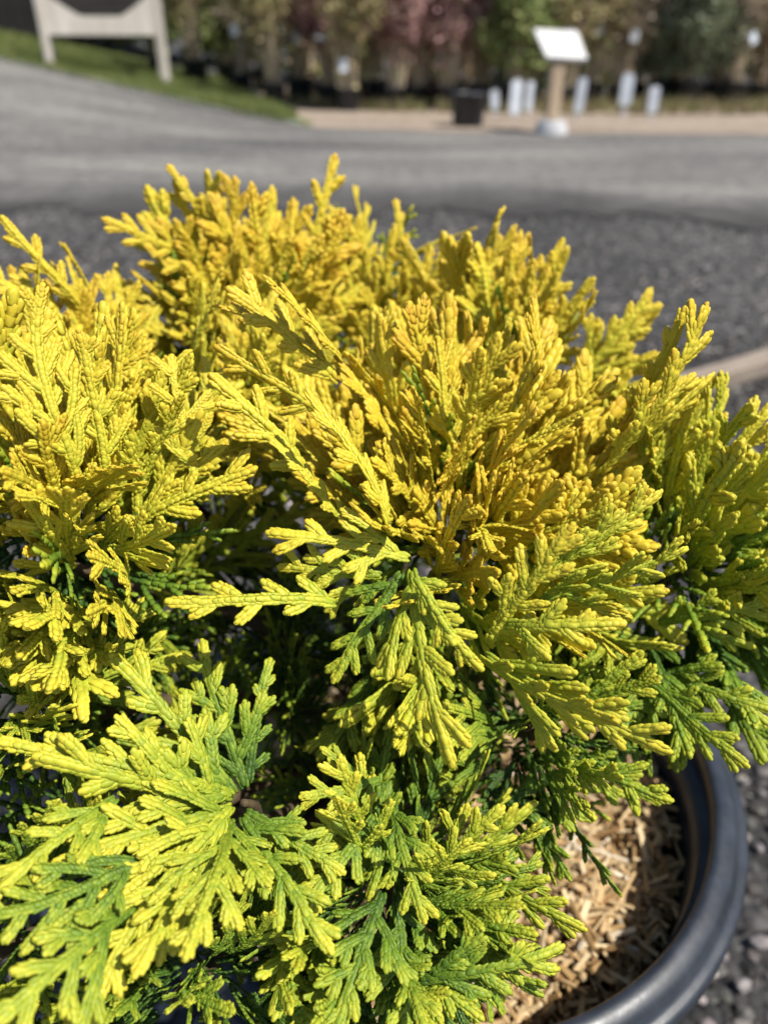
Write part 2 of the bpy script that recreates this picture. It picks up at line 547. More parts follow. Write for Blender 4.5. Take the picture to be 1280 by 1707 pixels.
def tuft_mesh(name, pts, h, wid, cols, n_per, mat, lean=0.4):
    """many small blades"""
    pts = np.asarray(pts, float)
    n = len(pts) * n_per
    base = np.repeat(pts, n_per, 0) + np.c_[rng.normal(0, 0.02, (n, 2)), np.zeros(n)]
    hh = h * rng.uniform(0.5, 1.2, n)
    ang = rng.uniform(0, 6.283, n)
    d = np.stack([np.cos(ang), np.sin(ang)], 1)
    ln = rng.normal(0, lean, (n, 2)) * hh[:, None]
    a = base.copy(); a[:, :2] += d * wid; b = base.copy(); b[:, :2] -= d * wid
    c = base.copy(); c[:, 2] += hh; c[:, :2] += ln
    V = np.stack([a, b, c], 1).reshape(-1, 3)
    F = np.arange(n * 3).reshape(-1, 3)
    me = np_mesh(name, V, F, mat, False)
    cc = np.array(cols)[rng.integers(0, len(cols), n)] * rng.uniform(0.7, 1.25, (n, 1))
    set_tint(me, np.repeat(cc, 3, 0))
    return me


gp = []
for _ in range(5200):
    x = rng.uniform(-7.0, -0.75); v = rng.random() ** 1.4
    y = edge_back(x) + 0.05 + v * (0.12 + 3.2 * min(1, max(0, (-0.55 - x) / 1.6)))
    gp.append((x, y, terrain(x, y) + 0.012))
tag(obj('grass', tuft_mesh('grass', gp, 0.075, 0.006, [(0.11, 0.17, 0.04), (0.16, 0.22, 0.05), (0.24, 0.26, 0.08), (0.08, 0.12, 0.025), (0.30, 0.27, 0.12)], 10, M['grass'])),
    'bright green lawn grass under the pale bench', 'grass', kind='stuff')

# ================================================================ THE POT
pot = empty('plant_pot', (POT.x, POT.y, 0))
tag(pot, 'large black plastic nursery pot holding the golden shrub', 'plant pot')


def wob_rim(r, z, a):
    # the lip is soft and a little buckled where the sun has worked on it
    k = math.exp(-((a - (-0.62)) / 0.16) ** 2)
    k2 = math.exp(-((a - (-0.25)) / 0.2) ** 2)
    inner = 1.0 if r < R_OUT - 0.008 else 0.25
    return r + inner * (0.0042 * k - 0.0012 * k2 + 0.0006 * math.sin(3 * a)), z + 0.0012 * math.sin(2 * a + 0.6) - 0.0015 * k


b = MB()
b.lathe([(0.002, 0.006), (0.096, 0.006), (0.1005, 0.010), (0.116, 0.205), (0.1165, 0.2215), (0.1225, 0.2225), (0.1235, 0.236), (0.1195, 0.236),
         (0.1130, 0.236), (0.1115, 0.222), (0.097, 0.016), (0.002, 0.014)], 96)
b.build('body', M['pot'], pot, sm=True)
b = MB()
prof = []
rc, hw = (R_OUT + R_IN) / 2, (R_OUT - R_IN) / 2
prof = [(R_OUT - 0.0010, 0.2335), (R_OUT, 0.2345), (R_OUT, 0.2408), (R_OUT - 0.0006, 0.2420), (R_OUT - 0.0016, 0.2426), (R_OUT - 0.0030, 0.2428),
        (R_OUT - 0.0042, 0.2440), (R_OUT - 0.0055, 0.2468), (R_OUT - 0.0068, 0.2482), (R_OUT - 0.0090, 0.2492), (R_IN + 0.0030, 0.2500), (R_IN + 0.0010, 0.2497), (R_IN, 0.2484), (R_IN - 0.0002, 0.2440), (R_IN + 0.001, 0.2375), (R_IN + 0.004, 0.2355), (rc, 0.2340)]
b.lathe(prof, 128, wob=wob_rim, close=True)
b.build('rim', M['pot'], pot, sm=True)
b = MB()
b.lathe([(0.1169, 0.170), (0.1190, 0.1715), (0.1193, 0.1755), (0.1166, 0.177)], 96)
b.build('band', M['pot'], pot, sm=True)

# mulch: a bed of chopped straw and wood shavings
MULCH_Z = 0.209
NCH = 6500
bar_f = np.array([(0, 2, 3), (0, 3, 1), (4, 5, 7), (4, 7, 6), (0, 1, 5), (0, 5, 4), (2, 6, 7), (2, 7, 3), (0, 4, 6), (0, 6, 2), (1, 3, 7), (1, 7, 5)])
bar_v = np.array([(x, y, z) for z in (-0.5, 0.5) for y in (-0.5, 0.5) for x in (-0.5, 0.5)])
rr = 0.1085 * np.sqrt(rng.random(NCH)); aa = rng.uniform(0, 6.283, NCH)
cx, cy = rr * np.cos(aa), rr * np.sin(aa)
bumpz = 0.006 * np.sin(cx * 60 + 1) * np.cos(cy * 55) + 0.004 * np.sin(cx * 140) - 0.05 * np.maximum(0, rr - 0.085) * 3
L = np.exp(rng.normal(math.log(0.010), 0.45, NCH)); Wd = rng.uniform(0.0008, 0.0026, NCH); Th = rng.uniform(0.0005, 0.0015, NCH)
V = bar_v[None] * np.stack([L, Wd, Th], 1)[:, None]
V[:, :, 1] *= np.where(bar_v[:, 0] > 0, rng.uniform(0.3, 1.0, (NCH, 1)), 1.0)
V[:, :, 2] += 0.12 * L[:, None] * (bar_v[:, 0] ** 2 * 4 - 0.5) * rng.normal(0, 0.5, (NCH, 1))
az, ti, ro = rng.uniform(0, 6.283, NCH), rng.normal(0, 0.38, NCH), rng.normal(0, 0.6, NCH)


def rotate(V, az, ti, ro):
    c, s = np.cos(ro)[:, None], np.sin(ro)[:, None]
    y, z = V[..., 1] * c - V[..., 2] * s, V[..., 1] * s + V[..., 2] * c
    x = V[..., 0]
    c, s = np.cos(ti)[:, None], np.sin(ti)[:, None]
    x, z = x * c + z * s, -x * s + z * c
    c, s = np.cos(az)[:, None], np.sin(az)[:, None]
    return np.stack([x * c - y * s, x * s + y * c, z], -1)


V = rotate(V, az, ti, ro) + np.stack([cx, cy, bumpz + rng.uniform(-0.004, 0.005, NCH)], 1)[:, None]
me = np_mesh('mulch', V.reshape(-1, 3), (bar_f[None] + (np.arange(NCH) * 8)[:, None, None]).reshape(-1, 3), M['mulch'], False)
pal = np.array([(0.52, 0.36, 0.18), (0.60, 0.44, 0.24), (0.42, 0.27, 0.12), (0.64, 0.50, 0.30), (0.26, 0.15, 0.065), (0.74, 0.64, 0.48)])
pc = pal[rng.choice(6, NCH, p=[.28, .25, .2, .15, .08, .04])] * rng.uniform(0.8, 1.15, (NCH, 1))
set_tint(me, np.repeat(pc, 8, 0))
mul = obj('mulch', me, loc=(POT.x, POT.y, MULCH_Z))
tag(mul, 'straw coloured wood shaving mulch inside the black pot', 'mulch', kind='stuff')
b = MB()
b.lathe([(0.001, 0.199), (0.05, 0.198), (0.085, 0.196), (0.1088, 0.186), (0.106, 0.15), (0.001, 0.15)], 48)
so = b.build('soil', M['soil'], None, (POT.x, POT.y, 0), sm=True)
tag(so, 'brown potting soil filling the black pot below the mulch', 'soil', kind='stuff')

# ================================================================ THE SHRUB
# --- one scale leaf (teardrop), 30 triangles
NS = 5
us = [0.20, 0.55, 0.87]
wprof = [0.82, 1.0, 0.74]
tv = [(0, 0, 0)]
for u, w in zip(us, wprof):
    for k in range(NS):
        a = 2 * math.pi * k / NS
        tv.append((w * math.cos(a), u, w * math.sin(a)))
tv.append((0, 1.0, 0.0))
TV = TV0 = np.array(tv)
tf = []
for k in range(NS):
    k2 = (k + 1) % NS
    tf.append((0, 1 + k2, 1 + k))
    for j in range(2):
        a0, a1, b0, b1 = 1 + j * NS + k, 1 + j * NS + k2, 1 + (j + 1) * NS + k, 1 + (j + 1) * NS + k2
        tf += [(a0, a1, b1), (a0, b1, b0)]
    tf.append((1 + 2 * NS + k, 1 + 2 * NS + k2, len(TV) - 1))
TF0 = np.array(tf)

TV1 = np.array([(0, 0, 0)] + [(w * math.cos(a), u, w * math.sin(a)) for u, w in ((0.3, 0.9), (0.75, 0.85)) for a in (0, 1.5708, 3.1416, 4.7124)] + [(0, 1, 0)])
TF1 = np.array([f for k in range(4) for f in ((0, 1 + (k + 1) % 4, 1 + k), (1 + k, 1 + (k + 1) % 4, 5 + (k + 1) % 4), (1 + k, 5 + (k + 1) % 4, 5 + k), (5 + k, 5 + (k + 1) % 4, 9))])
STEP = 0.0018
WF = 0.80               # half-width factor of the branchlets


def make_spray(seed, length, spread, droop, lod=0):
    """a flat spray: axis along +Y, face along +Z.  Returns verts, faces, per-vertex (path, tip, random)"""
    q = random.Random(seed)
    P, T, N, Wd, PA, TI = [], [], [], [], [], []      # nodes
    def zoff(x, y):
        return droop * ((y / length) ** 2) * length - 0.9 * (x * x) / length * abs(droop) * 1.2 + zj[0] * math.sin(y * 60 + x * 40 + zj[1]) * 0.0025
    zj = (q.uniform(0.4, 1), q.uniform(0, 6))

    def run(p0, ang, ln, order, curl, path0, w):
        step = STEP * (1.5 if lod == 1 else 1.0)
        m = max(2, int(ln / step))
        p = list(p0); a = ang
        nodes = []
        lift = q.gauss(0, 0.10)
        for i in range(m):
            u = i / m
            a += curl * step / 0.01 + q.gauss(0, 0.02)
            p[0] += math.sin(a) * step; p[1] += math.cos(a) * step
            nodes.append((p[0], p[1], a, u))
        for i, (x, y, a_, u) in enumerate(nodes):
            z = zoff(x, y) + p0[2] + lift * i * step
            dt = (m - i) * step
            taper = 0.80 + 0.26 * math.sin(min(1, (dt + 0.002) / 0.012) * math.pi * 0.75)
            if i == m - 1: taper *= 0.80
            P.append((x, y, z)); T.append(a_); Wd.append(w * taper * WF); PA.append(min(1, (path0 + i * step) / (length * 1.05))); TI.append(max(0, 1 - dt / 0.011)); N.append(lift)
        return nodes, lift

    main, lf = run((0, 0, 0), 0.0, length, 0, q.gauss(0, 0.02), 0, 1.05)
    y = 0.003 + q.random() * 0.004
    side = q.choice((-1, 1))
    k_ = STEP * (1.5 if lod == 1 else 1)
    while y < length - 0.0085:
        i = min(len(main) - 1, int(y / length * len(main)))
        x0, y0, a0, u = main[i]
        ln = length * spread * ((1 - u) ** 0.6) * (0.62 + 0.38 * math.sin(math.pi * min(1, 0.3 + u))) * q.uniform(0.65, 1.3)
        ln = max(ln, 0.008 * q.uniform(0.8, 1.5))
        ang = a0 + side * q.uniform(0.52, 0.82)
        z0 = lf * i * k_
        br, l2 = run((x0, y0, z0), ang, ln, 1, -side * q.uniform(0.02, 0.16), y, 1.0)
        if ln > 0.014:
            yy = 0.0065 + q.random() * 0.003
            s2 = -side if q.random() < 0.5 else side
            while yy < ln - 0.0075:
                j = min(len(br) - 1, int(yy / ln * len(br)))
                x1, y1, a1, u1 = br[j]
                l3 = min(0.022, max(0.0078, ln * 0.52 * (1 - u1) ** 0.7 * q.uniform(0.6, 1.35)))
                if s2 == side and l3 > 0.011: l3 *= 0.8
                br3, l4 = run((x1, y1, z0 + l2 * j * k_), a1 + s2 * q.uniform(0.52, 0.85), l3, 2, -s2 * q.uniform(0.03, 0.2), y + yy, 0.95)
                if l3 > 0.015:
                    x2, y2, a2, u2 = br3[int(len(br3) * 0.5)]
                    run((x2, y2, z0 + l2 * j * k_), a2 + q.choice((-1, 1)) * 0.65, l3 * 0.42, 3, 0, y + yy + l3 / 2, 0.9)
                yy += q.uniform(0.0078, 0.0110)
                s2 = -s2
        y += q.uniform(0.0056, 0.0082)
        side = -side
    P = np.array(P); T = np.array(T); Wd = np.array(Wd); n = len(P)
    PA = np.array(PA); TI = np.array(TI); LN = np.where(TI > 0.83, 0.62, 1.0)
    t = np.stack([np.sin(T), np.cos(T), np.zeros(n)], 1)
    # local surface slope
    ddx = -1.8 * P[:, 0] / length * abs(droop) * 1.2; ddy = 2 * droop * P[:, 1] / length
    t[:, 2] = ddx * t[:, 0] + ddy * t[:, 1] + np.array(N)
    t /= np.linalg.norm(t, axis=1)[:, None]
    nz = np.stack([-ddx, -ddy, np.ones(n)], 1)
    nz -= t * (nz * t).sum(1)[:, None]; nz /= np.linalg.norm(nz, axis=1)[:, None]
    bx = np.cross(t, nz)
    r_ = np.random.default_rng(seed)
    VV, CC = [], []
    TV, TF = (TV0, TF0) if lod == 0 else (TV1, TF1)

    def scales(off_b, off_n, rot, ln, wb, wn, shift, tiltn):
        k = n
        dirt = t + bx * (rot + r_.normal(0, 0.05, k)[:, None]) + nz * (tiltn + r_.normal(0, 0.035, k)[:, None])
        dirt /= np.linalg.norm(dirt, axis=1)[:, None]
        nb = bx - dirt * (bx * dirt).sum(1)[:, None]; nb /= np.linalg.norm(nb, axis=1)[:, None]
        nn = np.cross(nb, dirt)
        jit = r_.uniform(0.9, 1.12, k)
        o = P + bx * (off_b * Wd)[:, None] + nz * (off_n * Wd)[:, None] + t * shift
        X = TV[None, :, 0] * (wb * Wd * jit)[:, None]
        Y = TV[None, :, 1] * (ln * np.sqrt(Wd) * jit * LN)[:, None]
        Z = TV[None, :, 2] * (wn * Wd)[:, None]
        VV.append(o[:, None] + X[..., None] * nb[:, None] + Y[..., None] * dirt[:, None] + Z[..., None] * nn[:, None])
        rn = r_.random(k)
        cc = np.zeros((k, len(TV), 3)); cc[..., 0] = PA[:, None]; cc[..., 1] = np.clip(TI[:, None] + (TV[None, :, 1] - 0.6) * 0.25, 0, 1); cc[..., 2] = rn[:, None]
        CC.append(cc)
    if lod != 1:
        scales(+0.00100, 0, +0.19, 0.0044, 0.00098, 0.00056, -0.0014, 0)
        scales(-0.00100, 0, -0.19, 0.0044, 0.00098, 0.00056, -0.0014, 0)
        scales(0, +0.00026, 0, 0.0046, 0.00150, 0.00048, -0.0004, 0.018)
        scales(0, -0.00026, 0, 0.0046, 0.00150, 0.00048, -0.0004, -0.018)
    else:
        scales(0, 0, 0, 0.0050, 0.0018, 0.0009, -0.0012, 0)
    V = np.concatenate([v.reshape(-1, 3) for v in VV]); C = np.concatenate([c.reshape(-1, 3) for c in CC])
    F = (TF[None] + (np.arange(len(V) // len(TV)) * len(TV))[:, None, None]).reshape(-1, 3)
    return V, F, C


SPRAYS = {}          # kind -> list of (mesh, length)
spec = {'short': [(0.040, 0.46)] * 5, 'mid': [(0.056, 0.44), (0.056, 0.52), (0.060, 0.38), (0.054, 0.48), (0.058, 0.42), (0.057, 0.50)],
        'long': [(0.078, 0.40), (0.078, 0.34), (0.082, 0.44), (0.076, 0.38)], 'slim': [(0.052, 0.20), (0.060, 0.17), (0.050, 0.24)]}
sd_ = 11
ntri = 0
for kind, lst in spec.items():
    SPRAYS[kind] = []
    for (ln, sp) in lst:
        V, F, C = make_spray(sd_, ln, sp, random.uniform(-0.30, -0.10))
        me = np_mesh('spray', V, F, M['foliage'])
        set_tint(me, C, 'leaf')
        SPRAYS[kind].append((me, ln))
        ntri += len(F)
        sd_ += 1

RAW = {}
for kind, lst in (('full', [(0.056, 0.46), (0.054, 0.42), (0.058, 0.50), (0.056, 0.38), (0.052, 0.48), (0.060, 0.44), (0.055, 0.36), (0.057, 0.40)]),
                  ('tuft', [(0.042, 0.48), (0.044, 0.40), (0.040, 0.44), (0.043, 0.36)])):
    SPRAYS[kind] = []
    for (ln, sp) in lst:                  # several fans on one shoot, stacked loosely face to face
        VV, FF, CC, off = [], [], [], 0
        for j in range(3):
            V, F, C = make_spray(sd_, ln * (1.0, 0.86, 0.76)[j], sp * random.uniform(0.8, 1.1), random.uniform(-0.30, -0.06), lod=0 if j == 0 else 2)
            sd_ += 1
            if j:
                sg_ = 1 if j == 1 else -1
                A = Matrix.Rotation(random.uniform(-0.16, 0.16), 3, 'Z') @ Matrix.Rotation(sg_ * random.uniform(0.10, 0.28), 3, 'X') @ Matrix.Rotation(random.uniform(-0.8, 0.8), 3, 'Y')
                V = V @ np.array(A).T + np.array((random.gauss(0, 0.002), ln * random.uniform(0.05, 0.22), sg_ * random.uniform(0.001, 0.004)))
                C = C.copy(); C[:, 0] = np.clip(C[:, 0] * 0.85 + 0.12, 0, 1)
            VV.append(V); FF.append(F + off); CC.append(C); off += len(V)
        me = np_mesh('spray', np.concatenate(VV), np.concatenate(FF), M['foliage'])
        set_tint(me, np.concatenate(CC), 'leaf')
        SPRAYS[kind].append((me, ln))
        ntri += sum(len(f) for f in FF)

BASE = Vector((POT.x - 0.012, POT.y - 0.002, MULCH_Z))
shrub = empty('golden_shrub', BASE)
tag(shrub, 'golden yellow conifer shrub with flat scaly sprays growing in the black pot', 'shrub')

CAMV = CAMP
CUR = {'branch': None}
NSPR = [0]


def put(kind, base, tip, normal, gold, vi=None, blend=1.0):
    base, tip = Vector(base), Vector(tip)
    me, ln = random.choice(SPRAYS[kind]) if vi is None else SPRAYS[kind][vi % len(SPRAYS[kind])]
    y = (tip - base)
    s = y.length / ln
    y.normalize()
    z = Vector(normal) - y * y.dot(Vector(normal))
    if z.length < 1e-4: z = y.orthogonal()
    z.normalize()
    x = y.cross(z)
    o = bpy.data.objects.new('spray', me)
    mt = Matrix((x, y, z)).transposed().to_4x4()
    sw = s if 0.75 < s < 1.3 else (0.75 + 0.5 * (s - 0.75) if s < 0.75 else 1.3 + 0.5 * (s - 1.3))
    mt = mt @ Matrix.Diagonal((random.choice((-1, 1)) * sw, s, sw, 1))
    # a mirrored copy keeps its outward faces because Cycles shades both sides alike
    mt.translation = base - BASE
    COL.objects.link(o)
    o.parent = CUR['branch']
    o.matrix_basis = mt
    o.color = (max(0, min(1, gold)), random.random(), 0, 1)
    NSPR[0] += 1
    return o


def branch(pts, r0, r1):
    pts = [Vector(p) for p in pts]
    # smooth the stem
    out = []
    for i in range(len(pts) - 1):
        p0, p1, p2, p3 = pts[max(i - 1, 0)], pts[i], pts[i + 1], pts[min(i + 2, len(pts) - 1)]
        for k in range(4):
            t = k / 4
            out.append(0.5 * ((2 * p1) + (p2 - p0) * t + (2 * p0 - 5 * p1 + 4 * p2 - p3) * t * t + (3 * p1 - p0 - 3 * p2 + p3) * t ** 3))
    out.append(pts[-1])
    b_ = MB()
    m_ = len(out)
    b_.tube([p - BASE for p in out], [r0 + (r1 - r0) * i / (m_ - 1) for i in range(m_)], 8)
    o = b_.build('branch', M['stem'], shrub, sm=True)
    CUR['branch'] = o
    return o


# trunk
b = MB()
b.tube([(0, 0, -0.03), (0.002, 0, 0.02), (0.0, 0.003, 0.05), (0.004, 0.004, 0.075)], [0.009, 0.008, 0.007, 0.006], 10)
b.build('trunk', M['stem'], shrub, sm=True)
FORK = BASE + Vector((0.002, 0.003, 0.045))

LOBES = {
    #  name: (px, py, distance of centre, radius, gold, count)
    'main':   (745, 905, 0.236, 0.068, 0.80, 42),
    'left':   (110, 900, 0.226, 0.062, 0.74, 32),
    'mid_l':  (370, 740, 0.275, 0.052, 0.72, 16),
    'back_l': (140, 690, 0.300, 0.052, 0.84, 15),
    'back_c': (420, 570, 0.330, 0.061, 0.86, 19),
    'back_m': (640, 600, 0.330, 0.052, 0.84, 11),
    'back_r': (835, 655, 0.315, 0.061, 0.82, 21),
    'right':  (1105, 940, 0.262, 0.062, 0.48, 30),
    'low_r':  (880, 1200, 0.232, 0.040, 0.36, 11),
    'bottom': (640, 1490, 0.214, 0.044, 0.30, 17),
    'under':  (330, 1610, 0.212, 0.038, 0.32, 10),
    'corner': (30, 1540, 0.212, 0.042, 0.38, 11),
    'side':   (20, 1180, 0.226, 0.044, 0.54, 13),
}
UP = Vector((0, 0, 1))
centres = {k: (at(v[0], v[1], v[2]), v[3]) for k, v in LOBES.items()}


def proj(p):
    v = Vector(p) - CAMP
    zc = v.y * cP - v.z * sP
    return 640 + FPX * v.x / zc, 853.5 - FPX * (v.y * sP + v.z * cP) / zc


def in_gap(p):                         # the deep gap between the clumps, where no spray reaches out
    x, y = proj(p)
    return ((x - 470) / 112) ** 2 + ((y - 1120) / 265) ** 2 < 1


def lobe(name, up_bias=0.35, face=0.25, kinds=('mid', 'short', 'mid', 'slim'), inner=0.28, zmin=-0.75, camlim=-0.35, gold_fall=0.3, sc=(0.9, 1.12), lean=(0, 0, 0)):
    px, py, d, r, gold, n = LOBES[name]
    c = centres[name][0]
    CUR['branch'] = branches[name]
    tocam = (CAMV - c).normalized()
    ga = math.pi * (3 - 5 ** 0.5)
    cand = []
    N = n * 3
    ph = random.uniform(0, 6)
    for i in range(N):
        z = 1 - 2 * (i + 0.5) / N
        rr_ = math.sqrt(1 - z * z)
        dv = Vector((math.cos(ga * i + ph) * rr_, math.sin(ga * i + ph) * rr_, z)) + Vector([random.gauss(0, 0.14) for _ in range(3)])
        dv.normalize()
        if dv.dot(tocam) < camlim or dv.z < zmin: continue
        tipp = c + dv * r
        bad = any(k != name and (tipp - cc).length < rad * 0.5 for k, (cc, rad) in centres.items())
        if bad or in_gap(tipp) or in_gap(c + dv * r * 0.6): continue
        cand.append(dv)
    random.shuffle(cand)
    for dv in cand[:n]:
        w = (dv + UP * up_bias * (0.4 + 0.6 * max(0, dv.z + 0.3)) + Vector(lean)).normalized()
        base = c + dv * r * inner - UP * r * 0.12
        tip = c + dv * r * 0.45 + w * r * random.uniform(sc[0], sc[1]) * (0.58 - 0.22 * max(0, dv.dot(tocam)) ** 2)
        nrm = dv.cross(UP)
        if nrm.length < 0.35: nrm = nrm + Vector((random.gauss(0, 1), random.gauss(0, 1), 0))
        nrm.normalize()
        if random.random() < face: nrm = nrm * 0.25 + tocam + UP * 0.4
        nrm = nrm + Vector([random.gauss(0, 0.30) for _ in range(3)])
        if nrm.dot(tocam) < 0: nrm = -nrm
        g = gold + gold_fall * (min(dv.z, 0.5) - 0.35) * 0.6 + random.gauss(0, 0.07)
        put(random.choice(kinds), base, tip, nrm, g)


branches = {}
for k, (c, r) in centres.items():
    mid = FORK.lerp(c, 0.55) + Vector((0, 0, 0.012))
    branches[k] = branch([FORK + Vector((0, 0, -0.004)), mid, c - UP * r * 0.15, c + (c - mid).normalized() * r * 0.2], 0.0034, 0.0011)

C2 = ('full', 'full', 'tuft')
lobe('main', up_bias=0.55, face=0.12, kinds=('full', 'full', 'tuft', 'mid'), gold_fall=0.9)
lobe('left', up_bias=1.0, face=0.6, kinds=C2, gold_fall=0.5, zmin=-0.45, lean=(-0.3, 0, 0))
lobe('mid_l', up_bias=1.0, face=0.4, kinds=C2, zmin=-0.2)
lobe('back_l', up_bias=0.9, face=0.3, kinds=C2, zmin=-0.3)
lobe('back_c', up_bias=0.9, face=0.25, kinds=C2, zmin=-0.3)
lobe('back_m', up_bias=0.9, face=0.3, kinds=C2, zmin=-0.3)
lobe('back_r', up_bias=0.8, face=0.25, kinds=C2, zmin=-0.3)
lobe('right', up_bias=0.25, face=0.35, kinds=C2, gold_fall=0.75)
lobe('low_r', up_bias=-0.1, face=0.35, kinds=C2)
lobe('bottom', up_bias=-0.25, face=0.7, kinds=('full', 'tuft', 'mid'))
lobe('under', up_bias=-0.2, face=0.8, kinds=C2)
lobe('corner', up_bias=0.0, face=0.8, kinds=('full', 'tuft', 'mid'), lean=(-0.4, 0, 0))
lobe('side', up_bias=0.1, face=0.6, kinds=C2, lean=(-0.3, 0, 0))


def hero(bname, kind, bx_, by_, bd, tx, ty, td, gold, roll=0.0, vi=None):
    """a spray read off the photograph: base and tip pixel with their distances; roll turns it away from the viewer"""
    CUR['branch'] = branches[bname]
    p, t = at(bx_, by_, bd), at(tx, ty, td)
    y = (t - p).normalized()
    nrm = (CAMV - (p + t) / 2).normalized()
    nrm = Matrix.Rotation(R(roll), 3, y) @ (nrm - y * y.dot(nrm))
    put(kind, p, t, nrm, gold, vi)


# the large fan facing the viewer, low on the left
CUR['branch'] = branches['corner']
branches['fan'] = branch([FORK, at(470, 1360, 0.235), at(425, 1344, 0.210), at(406, 1338, 0.200)], 0.0026, 0.0009)
F_ = [('mid', 400, 1330, .196, 215, 1095, .184, .44, 12), ('mid', 410, 1320, .197, 318, 1082, .190, .34, -10), ('slim', 415, 1310, .198, 420, 1100, .194, .25, 5),
      ('long', 395, 1330, .195, 85, 1185, .170, .54, 8), ('mid', 390, 1335, .194, 100, 1290, .172, .50, -14),
      ('mid', 395, 1345, .193, 150, 1400, .168, .54, 10), ('long', 385, 1345, .190, 112, 1610, .160, .62, -4), ('mid', 380, 1350, .190, 262, 1600, .163, .54, 6),
      ('long', 385, 1355, .191, 385, 1650, .166, .48, -6), ('mid', 400, 1355, .193, 520, 1590, .176, .36, 8), ('mid', 405, 1350, .194, 575, 1425, .184, .34, -12)]
for h_ in F_: hero('fan', *h_)

# the whorl in the middle
Hm = [('mid', 690, 930, .186, 470, 870, .176, .72, 20), ('slim', 560, 1010, .185, 288, 990, .172, .66, 25), ('mid', 640, 960, .187, 480, 960, .180, .58, -15),
      ('mid', 670, 950, .180, 560, 1140, .178, .34, 20), ('mid', 680, 940, .176, 705, 1250, .160, .60, 30), ('slim', 690, 960, .172, 790, 1120, .166, .62, 10),
      ('mid', 810, 1075, .182, 925, 885, .160, .74, 5), ('short', 840, 1040, .178, 1015, 1045, .165, .66, 10), ('mid', 800, 1090, .182, 1065, 1300, .170, .60, 40),
      ('slim', 800, 1090, .180, 1000, 1250, .168, .66, 60), ('slim', 640, 880, .186, 545, 640, .174, .84, 60), ('tuft', 570, 640, .212, 435, 450, .200, .92, 35),
      ('slim', 540, 690, .205, 370, 578, .194, .90, -25), ('slim', 520, 800, .196, 385, 610, .182, .80, 15), ('slim', 590, 880, .190, 470, 740, .178, .74, 50),
      ('mid', 1000, 800, .222, 1222, 570, .205, .84, 55), ('slim', 1010, 760, .225, 1182, 550, .210, .80, 20),
      ('mid', 860, 980, .190, 1120, 890, .180, .60, 50), ('mid', 870, 1020, .195, 1140, 1000, .185, .50, 60)]
for h_ in Hm: hero('main', *h_)

# spikes on the skyline
Hb = [('back_c', 'slim', 520, 450, .320, 545, 258, .312, .92, 10), ('back_c', 'slim', 400, 440, .315, 278, 296, .300, .92, 20), ('back_l', 'slim', 140, 520, .280, 10, 368, .268, .92, 10),
      ('back_l', 'mid', 150, 560, .280, 0, 440, .265, .90, 25), ('back_c', 'mid', 340, 440, .318, 190, 350, .300, .92, 20), ('back_r', 'mid', 760, 520, .315, 862, 392, .305, .9, 10),
      ('back_r', 'slim', 850, 530, .310, 942, 408, .300, .88, 10), ('back_r', 'slim', 690, 500, .322, 645, 342, .315, .9, 15), ('back_r', 'mid', 960, 640, .300, 1090, 500, .290, .78, 10),
      ('left', 'long', 130, 800, .190, 5, 520, .172, .80, 10), ('left', 'mid', 180, 790, .192, 135, 570, .180, .80, -10), ('left', 'mid', 330, 800, .200, 300, 600, .195, .8, 20),
      ('right', 'mid', 1070, 820, .262, 1140, 640, .252, .70, 15), ('right', 'mid', 1090, 840, .258, 1185, 690, .248, .66, -20), ('right', 'short', 1060, 860, .262, 1110, 700, .252, .62, 25), ('right', 'mid', 1130, 850, .250, 1285, 690, .235, .72, 10), ('right', 'mid', 1120, 900, .248, 1290, 790, .232, .66, 20), ('right', 'mid', 1080, 1120, .240, 1275, 1190, .225, .36, 10),
      ('right', 'mid', 1060, 1120, .236, 1240, 1262, .222, .36, 15), ('right', 'mid', 1090, 1040, .240, 1270, 1020, .225, .42, 20)]
for h_ in Hb: hero(*h_)

# bottom sprays lying over the mulch
Hd = [('bottom', 'mid', 640, 1340, .200, 525, 1500, .182, .36, 0), ('bottom', 'mid', 650, 1330, .200, 690, 1500, .186, .36, 10), ('bottom', 'mid', 640, 1300, .200, 545, 1330, .186, .40, -10),
      ('bottom', 'mid', 720, 1400, .212, 968, 1552, .205, .40, 35), ('bottom', 'short', 820, 1330, .228, 985, 1370, .225, .22, 10), ('bottom', 'slim', 945, 1345, .232, 1015, 1505, .232, .14, 70),
      ('bottom', 'mid', 690, 1640, .200, 925, 1625, .190, .34, 30), ('bottom', 'full', 600, 1560, .212, 800, 1640, .200, .32, 15), ('bottom', 'tuft', 620, 1600, .210, 720, 1720, .198, .34, -10), ('bottom', 'full', 640, 1440, .218, 830, 1560, .212, .30, -15), ('bottom', 'tuft', 480, 1560, .205, 470, 1710, .188, .40, 10), ('bottom', 'mid', 640, 1480, .196, 560, 1690, .178, .30, 5), ('bottom', 'mid', 660, 1480, .200, 700, 1700, .185, .30, -8),
      ('bottom', 'mid', 720, 1440, .210, 850, 1480, .205, .26, 0),
      ('corner', 'long', 250, 1440, .180, -20, 1560, .160, .34, 20), ('corner', 'mid', 230, 1500, .176, 20, 1660, .156, .40, 10), ('corner', 'mid', 200, 1320, .185, 0, 1440, .168, .50, 30)]
for h_ in Hd: hero(*h_)

# shaded foliage deep inside the shrub, too tangled to tell apart: joined into one part
low = [make_spray(100 + i, 0.056, 0.45, -0.2, lod=1) for i in range(4)]
fine = [make_spray(120 + i, 0.056, 0.46, -0.2, lod=2) for i in range(5)]
VV, FF, CC, off = [], [], [], 0
q = random.Random(5)


